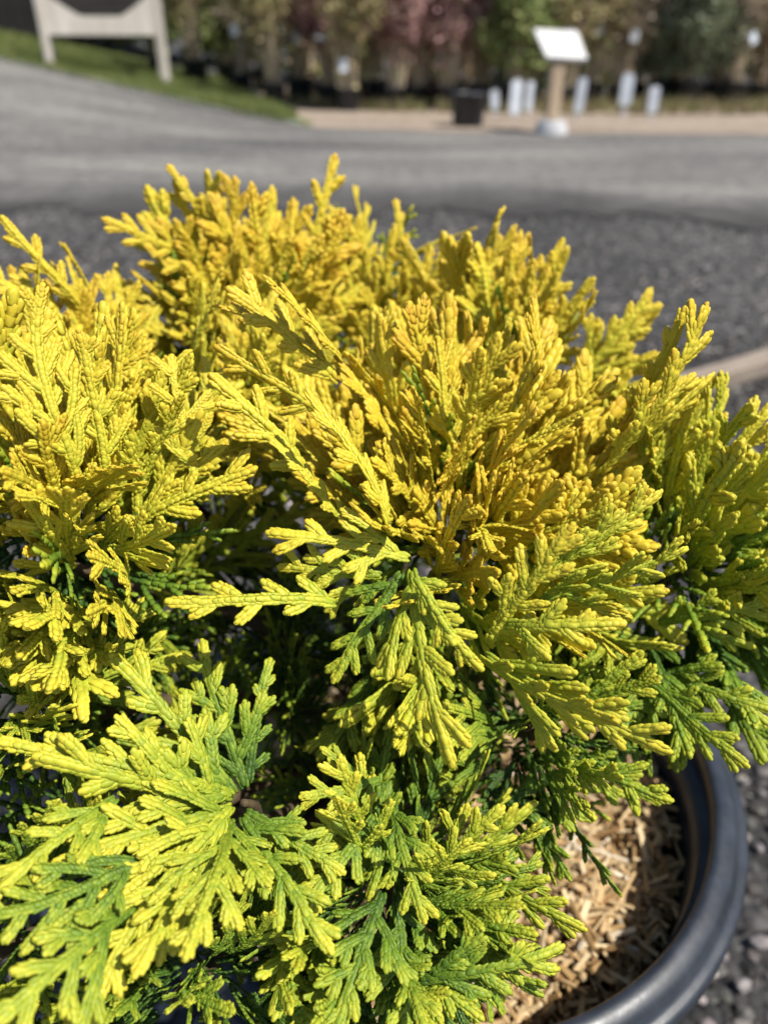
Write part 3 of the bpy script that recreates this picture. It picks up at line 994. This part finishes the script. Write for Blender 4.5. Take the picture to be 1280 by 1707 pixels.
def fill(sp, c, dv, r0, ln, gold):
    global off
    base = c + dv * r0
    y = dv.normalized(); z = Vector((q.gauss(0, 1), q.gauss(0, 1), q.gauss(0, 1))); z = (z - y * y.dot(z)).normalized(); x = y.cross(z)
    A = np.array(Matrix((x, y, z)).transposed()) * (ln / 0.056)
    V, F, C = sp
    C = C.copy(); C[:, 0] = 1 + (0.62 * gold + (C[:, 0] - 1) * 0.42 * (1.2 - gold)) / 0.504
    VV.append(V @ A.T + np.array(base - BASE)); FF.append(F + off); CC.append(C); off += len(V)


core = [(c, r) for c, r in centres.values()] + [(BASE + Vector((0, 0.0, 0.075)), 0.065), (BASE + Vector((-0.055, -0.02, 0.06)), 0.055), (BASE + Vector((-0.03, 0.06, 0.08)), 0.065),
        (BASE + Vector((0.05, 0.05, 0.07)), 0.06), (BASE + Vector((-0.09, 0.01, 0.05)), 0.05), (BASE + Vector((-0.035, -0.055, 0.05)), 0.05),
        (at(470, 1080, .275), .048), (at(480, 1200, .27), .046), (at(560, 1320, .262), .044), (at(680, 1250, .258), .046), (at(840, 1240, .262), .042), (at(300, 1560, .248), .045), (at(560, 1600, .25), .042),
        (at(250, 1150, .27), .05), (at(230, 1000, .268), .05), (at(60, 1010, .27), .05), (at(110, 1020, .285), .055), (at(260, 880, .295), .055), (at(200, 1090, .262), .045), (at(30, 880, .285), .05), (at(120, 930, .255), .05), (at(640, 860, .285), .05), (at(640, 480, .355), .045), (at(345, 925, .300), .055), (at(420, 985, .310), .05), (at(590, 1110, .282), .045), (at(375, 560, .34), .05), (at(120, 1350, .255), .05)]
for i in range(680):
    c, r = core[i % len(core)]
    dv = Vector((q.gauss(0, 1), q.gauss(0, 1), q.gauss(0, 0.8))).normalized()
    if (c + dv * r * 0.8).z < MULCH_Z + 0.012: dv.z = abs(dv.z)
    fill(low[i % 4], c, dv, r * 0.08, r * q.uniform(0.6, 0.8), q.uniform(0.05, 0.3))
more = {'main': 18, 'left': 14, 'mid_l': 8, 'back_l': 4, 'back_c': 6, 'back_m': 3, 'back_r': 6, 'right': 8, 'low_r': 6, 'bottom': 10, 'under': 6, 'corner': 4, 'side': 9}
for k, m_ in more.items():
    c, r = centres[k]
    tc_ = (CAMV - c).normalized()
    for i in range(m_):
        for _ in range(30):
            dv = Vector((q.gauss(0, 1), q.gauss(0, 1), q.gauss(0.25, 0.9))).normalized()
            if dv.dot(tc_) > -0.1 and not in_gap(c + dv * r) and not in_gap(c + dv * r * 0.6): break
        dv = (dv + UP * 0.15 * (1 if k not in ('low_r', 'bottom', 'under') else -1)).normalized()
        fill(fine[i % 5], c, dv, r * 0.30, r * q.uniform(0.55, 0.70), LOBES[k][4] - 0.06 + 0.2 * (dv.z - 0.35) + q.gauss(0, 0.07))
# foliage bridging the clumps
for (c, r, m_, g_) in [(at(370, 600, .305), .044, 9, .74), (at(640, 470, .350), .042, 9, .80), (at(330, 930, .275), .044, 9, .55), (at(240, 1010, .262), .040, 8, .45), (at(70, 650, .285), .042, 5, .80), (at(1090, 790, .292), .040, 6, .62), (at(700, 760, .300), .045, 6, .75)]:
    tc_ = (CAMV - c).normalized()
    for i in range(m_):
        for _ in range(30):
            dv = Vector((q.gauss(0, 1), q.gauss(0, 1), q.gauss(0.5, 0.8))).normalized()
            if dv.dot(tc_) > -0.3: break
        fill(fine[i % 5], c, dv, r * 0.1, r * q.uniform(0.8, 1.0), g_ + q.gauss(0, 0.07))
me = np_mesh('inner_foliage', np.concatenate(VV), np.concatenate(FF), M['foliage'])
set_tint(me, np.concatenate(CC), 'leaf')
inn = obj('inner_foliage', me, shrub)
inn.color = (0, 0.5, 0, 1)
inn['kind'] = 'stuff'

# ================================================================ AROUND IT
# timber edging
pa, pb = ground_at(1165, 652), ground_at(1290, 612)
dirv = (pb - pa).normalized()
c0 = pa - dirv * 0.62
c1 = pb + dirv * 0.9
t_ang = math.atan2(dirv.y, dirv.x)
b = MB()
b.box((0, 0, 0.016), ((c1 - c0).length, 0.042, 0.034), bev=0.003)
tb = b.build('timber_edging', M['timber'], None, ((c0 + c1) / 2).to_tuple())
tb.rotation_euler.z = t_ang
tag(tb, 'weathered timber edging board lying on the dark gravel', 'edging')

# a few pale pebbles
peb = gravel('pebble', 1, (0, 0.0001), (0, 0.0001), (0.011, 0.0112), M['gravel'], pale=1.0)
for i, (px, py, s) in enumerate([(1175, 455, 1.5), (1262, 1580, 0.62), (1200, 1600, 0.4), (1235, 1650, 0.45), (1262, 1420, 0.35), (1240, 1310, 0.3), (1268, 1330, 0.3), (1060, 500, 0.9), (985, 470, 0.8), (60, 240, 2.2), (215, 152, 2.4)]):
    g = ground_at(px, py)
    if i >= 9: g = at_y(px, py, {9: 4.6, 10: 6.6}[i]); g.z = terrain(g.x, g.y)
    o = bpy.data.objects.new('pebble', peb)
    o.location = (g.x, g.y, terrain(g.x, g.y) + 0.004)
    o.scale = (s, s, s); o.rotation_euler = (0, 0, i * 1.7)
    link(o)
    tag(o, 'small pale pebble lying on the grey gravel', 'pebble', 'pale pebbles on the gravel')

# ---------------------------------------------------------------- bench
BY = 8.5
bl, br_ = at_y(81, 60, BY), at_y(266, 60, BY)
bx0, bx1 = bl.x, br_.x
seat_z = at_y(170, 27, BY).z
bench = empty('garden_bench', ((bx0 + bx1) / 2, BY, terrain((bx0 + bx1) / 2, BY)))
tag(bench, 'bleached wooden bench with curved front standing on the lawn', 'bench')
bo = bench.location
B_ROT = 0.30
bench.rotation_euler.z = B_ROT
depth = 0.50
for sx, X in ((-1, bx0), (1, bx1)):
    for yy, top in ((0, 0.30), (depth, 0.46)):
        lx_ = X - bo.x
        zb = terrain(bo.x + lx_ * math.cos(B_ROT) - yy * math.sin(B_ROT), BY + lx_ * math.sin(B_ROT) + yy * math.cos(B_ROT)) - 0.01
        b = MB()
        h_ = seat_z + top - zb
        b.box((0, 0, h_ / 2), (0.072, 0.07, h_), bev=0.008)
        b.build('leg', M['bench'], bench, (X - bo.x, yy, zb - bo.z))
W2 = (bx1 - bx0) / 2
b = MB()     # front rail with a dished upper edge that sweeps up to the arms
n_ = 24
top, bot = [], []
V, F = [], []
for i in range(n_ + 1):
    u = -1 + 2 * i / n_
    x = u * (W2 - 0.035)
    zt = seat_z - bo.z + 0.20 * max(0, (abs(u) - 0.36) / 0.64) ** 1.15
    zb = seat_z - bo.z - 0.15
    for yy in (-0.025, 0.02):
        V += [(x, yy, zb), (x, yy, zt)]
for i in range(n_):
    a = i * 4
    F += [(a, a + 4, a + 5, a + 1), (a + 2, a + 3, a + 7, a + 6), (a + 1, a + 5, a + 7, a + 3), (a, a + 2, a + 6, a + 4)]
F += [(0, 1, 3, 2), (n_ * 4, n_ * 4 + 2, n_ * 4 + 3, n_ * 4 + 1)]
b.add(V, F)
b.build('front_rail', M['bench'], bench)
for k in range(5):
    b = MB()
    b.box((0, 0.075 + k * 0.083, seat_z - bo.z - 0.06 + 0.004 * k), (2 * W2 - 0.12, 0.07, 0.024), bev=0.003)
    b.build('seat_slat', M['bench'], bench)
for k in range(4):
    b = MB()
    b.box((0, depth + 0.005, seat_z - bo.z + 0.04 + k * 0.10), (2 * W2 - 0.11, 0.022, 0.094), bev=0.003)
    b.build('back_slat', M['dark_wood'], bench)
for X in (bx0, bx1):
    b = MB()
    b.box((X - bo.x, depth / 2, seat_z - bo.z + 0.318), (0.10, depth + 0.12, 0.03), bev=0.005)
    b.build('armrest', M['bench'], bench)

# ---------------------------------------------------------------- lectern sign
sb = ground_at(917, 226)
sg = empty('plant_sign', (sb.x, sb.y, 0))
tag(sg, 'white slanted sign board on a tan wooden post with concrete foot', 'sign')
ptop = at_y(933, 88, sb.y + 0.06)
b = MB()
b.box((0, 0.0, ptop.z / 2 + 0.02), (0.085, 0.085, ptop.z - 0.16), bev=0.008)
b.build('post', M['post'], sg)
b = MB()
b.lathe([(0.001, 0.0), (0.110, 0.0), (0.114, 0.02), (0.098, 0.085), (0.09, 0.095), (0.001, 0.096)], 20)
b.build('foot', M['concrete'], sg, (0, 0.0, 0.0), sm=False)
tl, trr, brr, bll = at_y(890, 48, sb.y + 0.19), at_y(962, 52, sb.y + 0.19), at_y(979, 98, sb.y - 0.06), at_y(911, 94, sb.y - 0.06)
b = MB()
n_ = ((trr - tl).cross(bll - tl)).normalized()
if n_.y > 0: n_ = -n_
qd = [tl, trr, brr, bll]
b.add([p - sg.location for p in qd] + [p - n_ * 0.022 - sg.location for p in qd], [(0, 1, 2, 3), (7, 6, 5, 4), (0, 4, 5, 1), (1, 5, 6, 2), (2, 6, 7, 3), (3, 7, 4, 0)])
b.build('board', M['white'], sg)
b = MB()
b.box((ptop.x - sb.x, 0.07, ptop.z - 0.03), (0.13, 0.05, 0.05), bev=0.004)
b.build('bracket', M['post'], sg)


# ---------------------------------------------------------------- potted trees along the far side
def pot_mesh(n=24):
    b_ = MB()
    b_.lathe([(0.001, 0.0), (0.82, 0.0), (0.84, 0.03), (0.96, 1.62), (1.03, 1.64), (1.05, 1.80), (0.99, 1.82), (0.94, 1.78), (0.92, 1.60), (0.001, 1.58)], n)
    return b_.mesh('pot_body', M['npot'], True)


POT_ME = pot_mesh()
FILL = MB(); FILL.lathe([(0.001, 1.66), (0.5, 1.68), (0.925, 1.60), (0.92, 1.56)], 20)
FILL_ME = FILL.mesh('fill', M['soil'], True)
FILL2_ME = FILL_ME.copy(); FILL2_ME.materials[0] = noise_mat('pale_straw_top', [(0.3, (0.30, 0.26, 0.10)), (0.7, (0.52, 0.46, 0.22))], 14, bump=0.8, bump_scale=50, bump_dist=0.03)


def nursery_pot(x, y, r, label, group=None, straw=False):
    e = empty('nursery_pot', (x, y, terrain(x, y) + 0.010))
    tag(e, label, 'plant pot', group)
    for nm, me_ in (('body', POT_ME), ('potting_soil', FILL2_ME if straw else FILL_ME)):
        o = obj(nm, me_, e)
        o.scale = (r, r, r * 0.93)
    return e


def tree_meshes(seed, H, pal_, nl, leaf, trunk_r, low=0.12, wid=0.42, upright=0.6, multi=False):
    """young nursery tree: stem with ascending limbs and twigs, loose leaves all along them"""
    q_ = random.Random(seed)
    b_ = MB()
    tips = []
    stems = [(q_.gauss(0, 0.03) if multi else 0, q_.gauss(0, 0.03) if multi else 0, q_.uniform(-0.12, 0.12) if multi else 0, q_.uniform(-0.12, 0.12) if multi else 0) for _ in range(4 if multi else 1)]
    for (sx, sy, lx, ly) in stems:
        h = H * q_.uniform(0.85, 1.0)
        pts = [Vector((sx + lx * t * h + q_.gauss(0, 0.012), sy + ly * t * h + q_.gauss(0, 0.012), -0.03 + t * h)) for t in [i / 8 for i in range(9)]]
        rr0 = trunk_r * (0.6 if multi else 1)
        b_.tube(pts, [rr0 * (1 - 0.8 * i / 8) for i in range(9)], 7)
        nb = 26 if not multi else 12
        for k in range(nb):
            t = low + (0.97 - low) * (k + q_.random()) / nb
            p = pts[min(7, int(t * 8))].lerp(pts[min(8, int(t * 8) + 1)], t * 8 % 1)
            a = q_.uniform(0, 6.283)
            ln = wid * H * 0.5 * (1.1 - t) * q_.uniform(0.6, 1.1) + 0.10
            d = Vector((math.cos(a), math.sin(a), upright * q_.uniform(0.4, 1.5)))
            d.normalize()
            lp = [p]
            for j in range(4):
                lp.append(lp[-1] + (d + Vector((q_.gauss(0, .12), q_.gauss(0, .12), q_.gauss(0.06, .1)))) * ln / 4)
            b_.tube(lp, [rr0 * 0.34 * (1 - 0.8 * j / 4) * (1.1 - t * 0.7) for j in range(5)], 4, cap=False)
            tips.append(lp)
            for _ in range(3):
                j = q_.randint(1, 3)
                dd = (d + Vector((q_.gauss(0, .5), q_.gauss(0, .5), q_.gauss(0.2, .3)))).normalized()
                tp = [lp[j], lp[j] + dd * ln * 0.22, lp[j] + dd * ln * 0.42 + Vector((0, 0, 0.02))]
                b_.tube(tp, [rr0 * 0.13, rr0 * 0.09, rr0 * 0.05], 3, cap=False)
                tips.append(tp)
    for _ in range(9):                      # slender upright shoots from the base
        a = q_.uniform(0, 6.283); rd = q_.uniform(0.02, 0.09)
        p = Vector((math.cos(a) * rd, math.sin(a) * rd, -0.02)); hh_ = H * q_.uniform(0.5, 0.95)
        lx, ly = q_.gauss(math.cos(a) * 0.14, 0.06), q_.gauss(math.sin(a) * 0.14, 0.06)
        lp = [p + Vector((lx * t * hh_, ly * t * hh_, t * hh_)) + Vector((q_.gauss(0, .01), q_.gauss(0, .01), 0)) for t in (0, .25, .5, .75, 1)]
        b_.tube(lp, [0.009, 0.008, 0.007, 0.005, 0.003], 5, cap=False)
        tips.append(lp)
    tm = b_.mesh('trunk', M['trunk'], True)
    r2 = np.random.default_rng(seed)
    P = []
    for _ in range(nl):
        lp = q_.choice(tips)
        j = q_.randint(0, len(lp) - 2)
        p = lp[j].lerp(lp[j + 1], q_.random())
        P.append((p.x, p.y, p.z))
    P = np.array(P) + r2.normal(0, leaf * 0.9, (nl, 3))
    P = P[(P[:, 2] > low * H * 1.6) | (r2.random(nl) < 0.25)]; nl = len(P)
    L_ = leaf * r2.uniform(0.6, 1.3, nl)
    u = r2.normal(0, 1, (nl, 3)); u /= np.linalg.norm(u, axis=1)[:, None]
    w = r2.normal(0, 1, (nl, 3)); w -= u * (u * w).sum(1)[:, None]; w /= np.linalg.norm(w, axis=1)[:, None]
    nn = np.cross(u, w)
    V_ = np.stack([P, P + (u * 0.5 + w * 0.32 + nn * 0.08) * L_[:, None], P + u * L_[:, None], P + (u * 0.5 - w * 0.32 + nn * 0.08) * L_[:, None]], 1)
    F_ = np.arange(nl * 4).reshape(-1, 4)
    cm = np_mesh('crown', V_.reshape(-1, 3), F_, M['leafy'], False)
    cc = np.array(pal_)[r2.integers(0, len(pal_), nl)]
    cc = (cc * 0.72 + cc.mean(1, keepdims=True) * np.array([0.31, 0.28, 0.24])) * r2.uniform(0.75, 1.6, (nl, 1))
    set_tint(cm, np.repeat(cc, 4, 0))
    return tm, cm


PAL = {
    'red': [(0.34, 0.14, 0.15), (0.28, 0.15, 0.13), (0.40, 0.20, 0.20), (0.26, 0.16, 0.12)],
    'green': [(0.16, 0.24, 0.04), (0.23, 0.29, 0.06), (0.28, 0.31, 0.08), (0.12, 0.17, 0.03)],
    'olive': [(0.32, 0.28, 0.09), (0.38, 0.31, 0.12), (0.22, 0.23, 0.07), (0.29, 0.20, 0.09)],
    'blue': [(0.15, 0.20, 0.10), (0.20, 0.25, 0.14), (0.12, 0.16, 0.07), (0.24, 0.26, 0.15)],
    'orange': [(0.46, 0.27, 0.09), (0.40, 0.22, 0.09), (0.33, 0.22, 0.12), (0.25, 0.17, 0.10)],
    'brown': [(0.29, 0.22, 0.15), (0.23, 0.17, 0.11), (0.34, 0.27, 0.19), (0.25, 0.21, 0.11)],
}
TREES = {
    'red': tree_meshes(1, 1.45, PAL['red'], 4600, 0.062, 0.022, 0.18, 0.42, 0.9, True),
    'red2': tree_meshes(2, 1.5, PAL['red'] + PAL['brown'], 4000, 0.062, 0.024, 0.22, 0.40, 0.9),
    'green': tree_meshes(3, 1.35, PAL['green'], 6000, 0.062, 0.022, 0.08, 0.45, 0.6, True),
    'olive': tree_meshes(4, 1.5, PAL['olive'], 4200, 0.062, 0.034, 0.24, 0.45, 0.6),
    'blue': tree_meshes(5, 1.3, PAL['blue'], 6500, 0.062, 0.026, 0.04, 0.50, 0.25),
    'orange': tree_meshes(6, 1.6, PAL['orange'], 4200, 0.062, 0.040, 0.26, 0.42, 0.7),
    'brown': tree_meshes(7, 1.3, PAL['brown'], 2600, 0.055, 0.022, 0.20, 0.44, 0.9, True),
}
LABEL = {
    'red': 'dull red leaved young tree', 'red2': 'reddish brown single stemmed young tree', 'green': 'fresh green bushy young tree',
    'olive': 'olive yellow young tree', 'blue': 'dense bluish green evergreen', 'orange': 'orange brown young tree', 'brown': 'brown twiggy shrub'}
TAGM = MB(); TAGM.box((0, 0, -0.05), (0.055, 0.006, 0.10), bev=0.0025)
TAG_ME = TAGM.mesh('tag', M['label'])

rows = [  # pixel x of the stem, world y, kind, tag height (None = no tag)
    (330, 9.2, 'olive', None), (405, 8.9, 'brown', 0.46), (458, 7.9, 'olive', None), (500, 8.6, 'red2', 0.42), (545, 8.3, 'red', 0.47), (580, 7.7, 'olive', 0.25),
    (622, 8.5, 'red', 0.48), (655, 7.9, 'red', None), (690, 8.2, 'red', None), (720, 8.5, 'red2', 0.27), (750, 8.0, 'red', None), (800, 8.6, 'red', None), (855, 7.9, 'green', None),
    (885, 8.5, 'green', None), (935, 8.2, 'olive', 0.50), (985, 8.6, 'olive', 0.52), (1030, 8.1, 'brown', 0.50), (1060, 8.7, 'olive', None), (1105, 8.3, 'blue', 0.52),
    (1150, 8.0, 'blue', None), (1185, 8.6, 'orange', None), (1225, 8.0, 'brown', 0.44), (1262, 8.5, 'orange', None), (1310, 8.1, 'brown', None), (1350, 8.6, 'red2', None), (270, 9.8, 'green', None),
    (380, 10.2, 'green', None), (440, 10.0, 'brown', None), (520, 9.8, 'olive', None), (600, 9.9, 'green', None), (690, 9.8, 'brown', None), (780, 9.9, 'olive', None), (870, 9.8, 'brown', None),
    (960, 9.9, 'green', None), (1040, 9.8, 'red2', None), (1130, 10.0, 'olive', None), (1210, 9.9, 'brown', None), (1290, 9.9, 'olive', None), (1390, 9.6, 'blue', None), (1430, 8.4, 'green', None), (1500, 9.0, 'orange', None)]
for i, (px, y, kd, th) in enumerate(rows):
    y += 0.9 if px > 1000 else 0.45
    x = at_y(px, 150, y).x
    z = terrain(x, y) + 0.010
    r = (0.115 if i % 3 else 0.14) if kd != 'blue' else 0.15
    front = y < (10.2 if px > 1000 else 9.75)
    row = 'in roadside row' if y < (9.15 if px > 1000 else 8.7) else ('in middle row' if front else 'by the thicket')
    tg = ' with white tag' if th is not None else ''
    nursery_pot(x, y, r, 'black pot of %s%s %s' % (LABEL[kd], tg, row), 'black pots of the %ss' % LABEL[kd])
    e = empty('young_tree' if kd != 'blue' else 'evergreen_tree', (x, y, z + r * 1.50))
    tag(e, 'potted %s%s %s' % (LABEL[kd], tg, row), 'tree', '%ss in pots' % LABEL[kd])
    ro = random.uniform(0, 6.28)
    for nm, me_ in zip(('trunk', 'crown'), TREES[kd]):
        o = obj(nm, me_, e); o.rotation_euler.z = ro
    if th is not None:
        o = obj('tag', TAG_ME, e, (random.uniform(-0.05, 0.05), -0.20, th)); o.rotation_euler = (random.uniform(-.3, .1), random.uniform(-.5, .5), random.uniform(-.4, .4))
        o.scale = (2.6, 1, 0.8) if px in (545, 622) else (1.4, 1, 1)

# dry grass and litter between the pots
gp = []
for _ in range(700):
    x = rng.uniform(-1.3, 5.5); y = edge_back(x) + 1.9 + 2.0 * rng.random() ** 1.3
    gp.append((x, y, 0.012))
tag(obj('dry_grass', tuft_mesh('dry_grass', gp, 0.13, 0.006, [(0.34, 0.27, 0.15), (0.27, 0.21, 0.12), (0.24, 0.23, 0.09), (0.20, 0.15, 0.09), (0.16, 0.20, 0.06)], 12, M['grass'], 0.5)),
    'dry straw coloured grass growing between the far black pots', 'grass', kind='stuff')

# the single pot in front of the row
g = ground_at(781, 216)
nursery_pot(g.x, g.y + 0.1, 0.135, 'black nursery pot with pale straw top standing alone at the road edge', None, True)

# white upright labels stuck in front of the pots
for i, (px, py0, py1, y, w, ti_) in enumerate([(857, 132, 190, 7.25, 0.10, 0.05), (826, 150, 182, 7.6, 0.07, -0.1), (962, 128, 188, 7.2, 0.075, 0.06), (1040, 122, 176, 7.4, 0.10, 0.02), (1086, 143, 188, 7.15, 0.08, 0.0), (880, 135, 185, 7.7, 0.06, 0.05)]):
    p0, p1 = at_y(px, py1, y), at_y(px, py0, y)
    gz = terrain(p0.x, y) + 0.01
    hh = p1.z - gz
    b = MB()
    pts = []
    ww = w / 2
    hp = p1.z - p0.z
    for k in range(9):
        a = math.pi * k / 8
        pts.append((ww * math.cos(a), hh - ww * 0.6 + ww * 0.6 * math.sin(a)))
    pts += [(-ww, hh - hp + 0.02), (-ww * 0.6, hh - hp), (ww * 0.6, hh - hp), (ww, hh - hp + 0.02)]
    m_ = len(pts)
    Vb = [(x, -0.004, z) for x, z in pts] + [(x, 0.004, z) for x, z in pts]
    b.add(Vb, [tuple(range(m_)), tuple(range(2 * m_ - 1, m_ - 1, -1))] + [(k, k + m_, (k + 1) % m_ + m_, (k + 1) % m_) for k in range(m_)])
    e = empty('plant_label', (p0.x, y, gz))
    tag(e, ['tall white plastic label between the straw topped pot and the slanted sign', 'short white plastic label right beside the lone straw topped pot',
            'white plastic label leaning next to the post of the slanted sign', 'bright white label standing between the slanted sign and bluish evergreens',
            'short white label close in front of the dense bluish green evergreens', 'narrow white label half hidden behind a taller white label'][i], 'label', 'white labels before the potted trees')
    e.rotation_euler = (-0.08, ti_, random.uniform(-0.25, 0.25))
    b.build('plate', M['label'], e)
    b = MB(); b.box((0, 0.010, (hh - hp) / 2 + 0.01), (0.02, 0.010, hh - hp + 0.10), bev=0.002)
    b.build('stake', M['label'], e)


# dark shed behind the bench and the thicket beyond everything
shed = empty('shed', (-5.6, 12.6, terrain(-5.6, 12.6)))
tag(shed, 'low dark stained shed wall behind the pale bench', 'shed')
for k in range(26):
    b = MB(); b.box((-2.9 + k * 0.232, 0, 1.15), (0.222, 0.05, 2.5), bev=0.004); b.build('plank', M['dark_wood'], shed)
b = MB(); b.box((0, 0.9, 2.46), (6.5, 2.4, 0.12), bev=0.01); b.build('roof', M['dark_wood'], shed)
b = MB(); b.box((-2.95, 0.95, 1.15), (0.06, 1.8, 2.5)); b.box((3.07, 0.95, 1.15), (0.06, 1.8, 2.5)); b.box((0, 1.85, 1.15), (5.95, 0.06, 2.5)); b.build('wall', M['dark_wood'], shed)


def thicket(name, x0, x1, y, h, n, pals, label, leaf=0.11):
    r2 = np.random.default_rng(len(name) + n)
    x = r2.uniform(x0, x1, n); z = h * r2.random(n) ** 0.8
    yy = y + r2.normal(0, 0.55, n) + 0.5 * np.sin(x * 1.7)
    z = z * (0.78 + 0.22 * np.sin(x * 0.9 + 1) * np.cos(x * 2.3))
    gz = np.array([terrain(a, b_) for a, b_ in zip(x, yy)])
    P = np.stack([x, yy, gz + z], 1)
    u = r2.normal(0, 1, (n, 3)); u /= np.linalg.norm(u, axis=1)[:, None]
    w = r2.normal(0, 1, (n, 3)); w -= u * (u * w).sum(1)[:, None]; w /= np.linalg.norm(w, axis=1)[:, None]
    L_ = leaf * r2.uniform(0.6, 1.4, n)[:, None]
    V_ = np.stack([P, P + (u * 0.5 + w * 0.35) * L_, P + u * L_, P + (u * 0.5 - w * 0.35) * L_], 1).reshape(-1, 3)
    me_ = np_mesh(name, V_, np.arange(n * 4).reshape(-1, 4), M['leafy'], False)
    sel = (np.sin(x * 0.8) + np.sin(x * 2.1 + 2) + r2.normal(0, 0.6, n))
    ix = np.clip(((sel + 2) / 4 * len(pals)).astype(int), 0, len(pals) - 1)
    cc = np.array(pals)[ix] * r2.uniform(0.7, 1.6, (n, 1))
    set_tint(me_, np.repeat(cc, 4, 0))
    tag(obj(name, me_), label, 'thicket', kind='stuff')


thicket('thicket', -13, 14, 14.6, 4.2, 34000, [(0.20, 0.21, 0.06), (0.27, 0.20, 0.12), (0.15, 0.19, 0.05), (0.28, 0.24, 0.10), (0.20, 0.15, 0.10), (0.12, 0.16, 0.05)],
        'tangled thicket of brown and green brush behind the potted trees', 0.21)
bpy.context.view_layer.update()
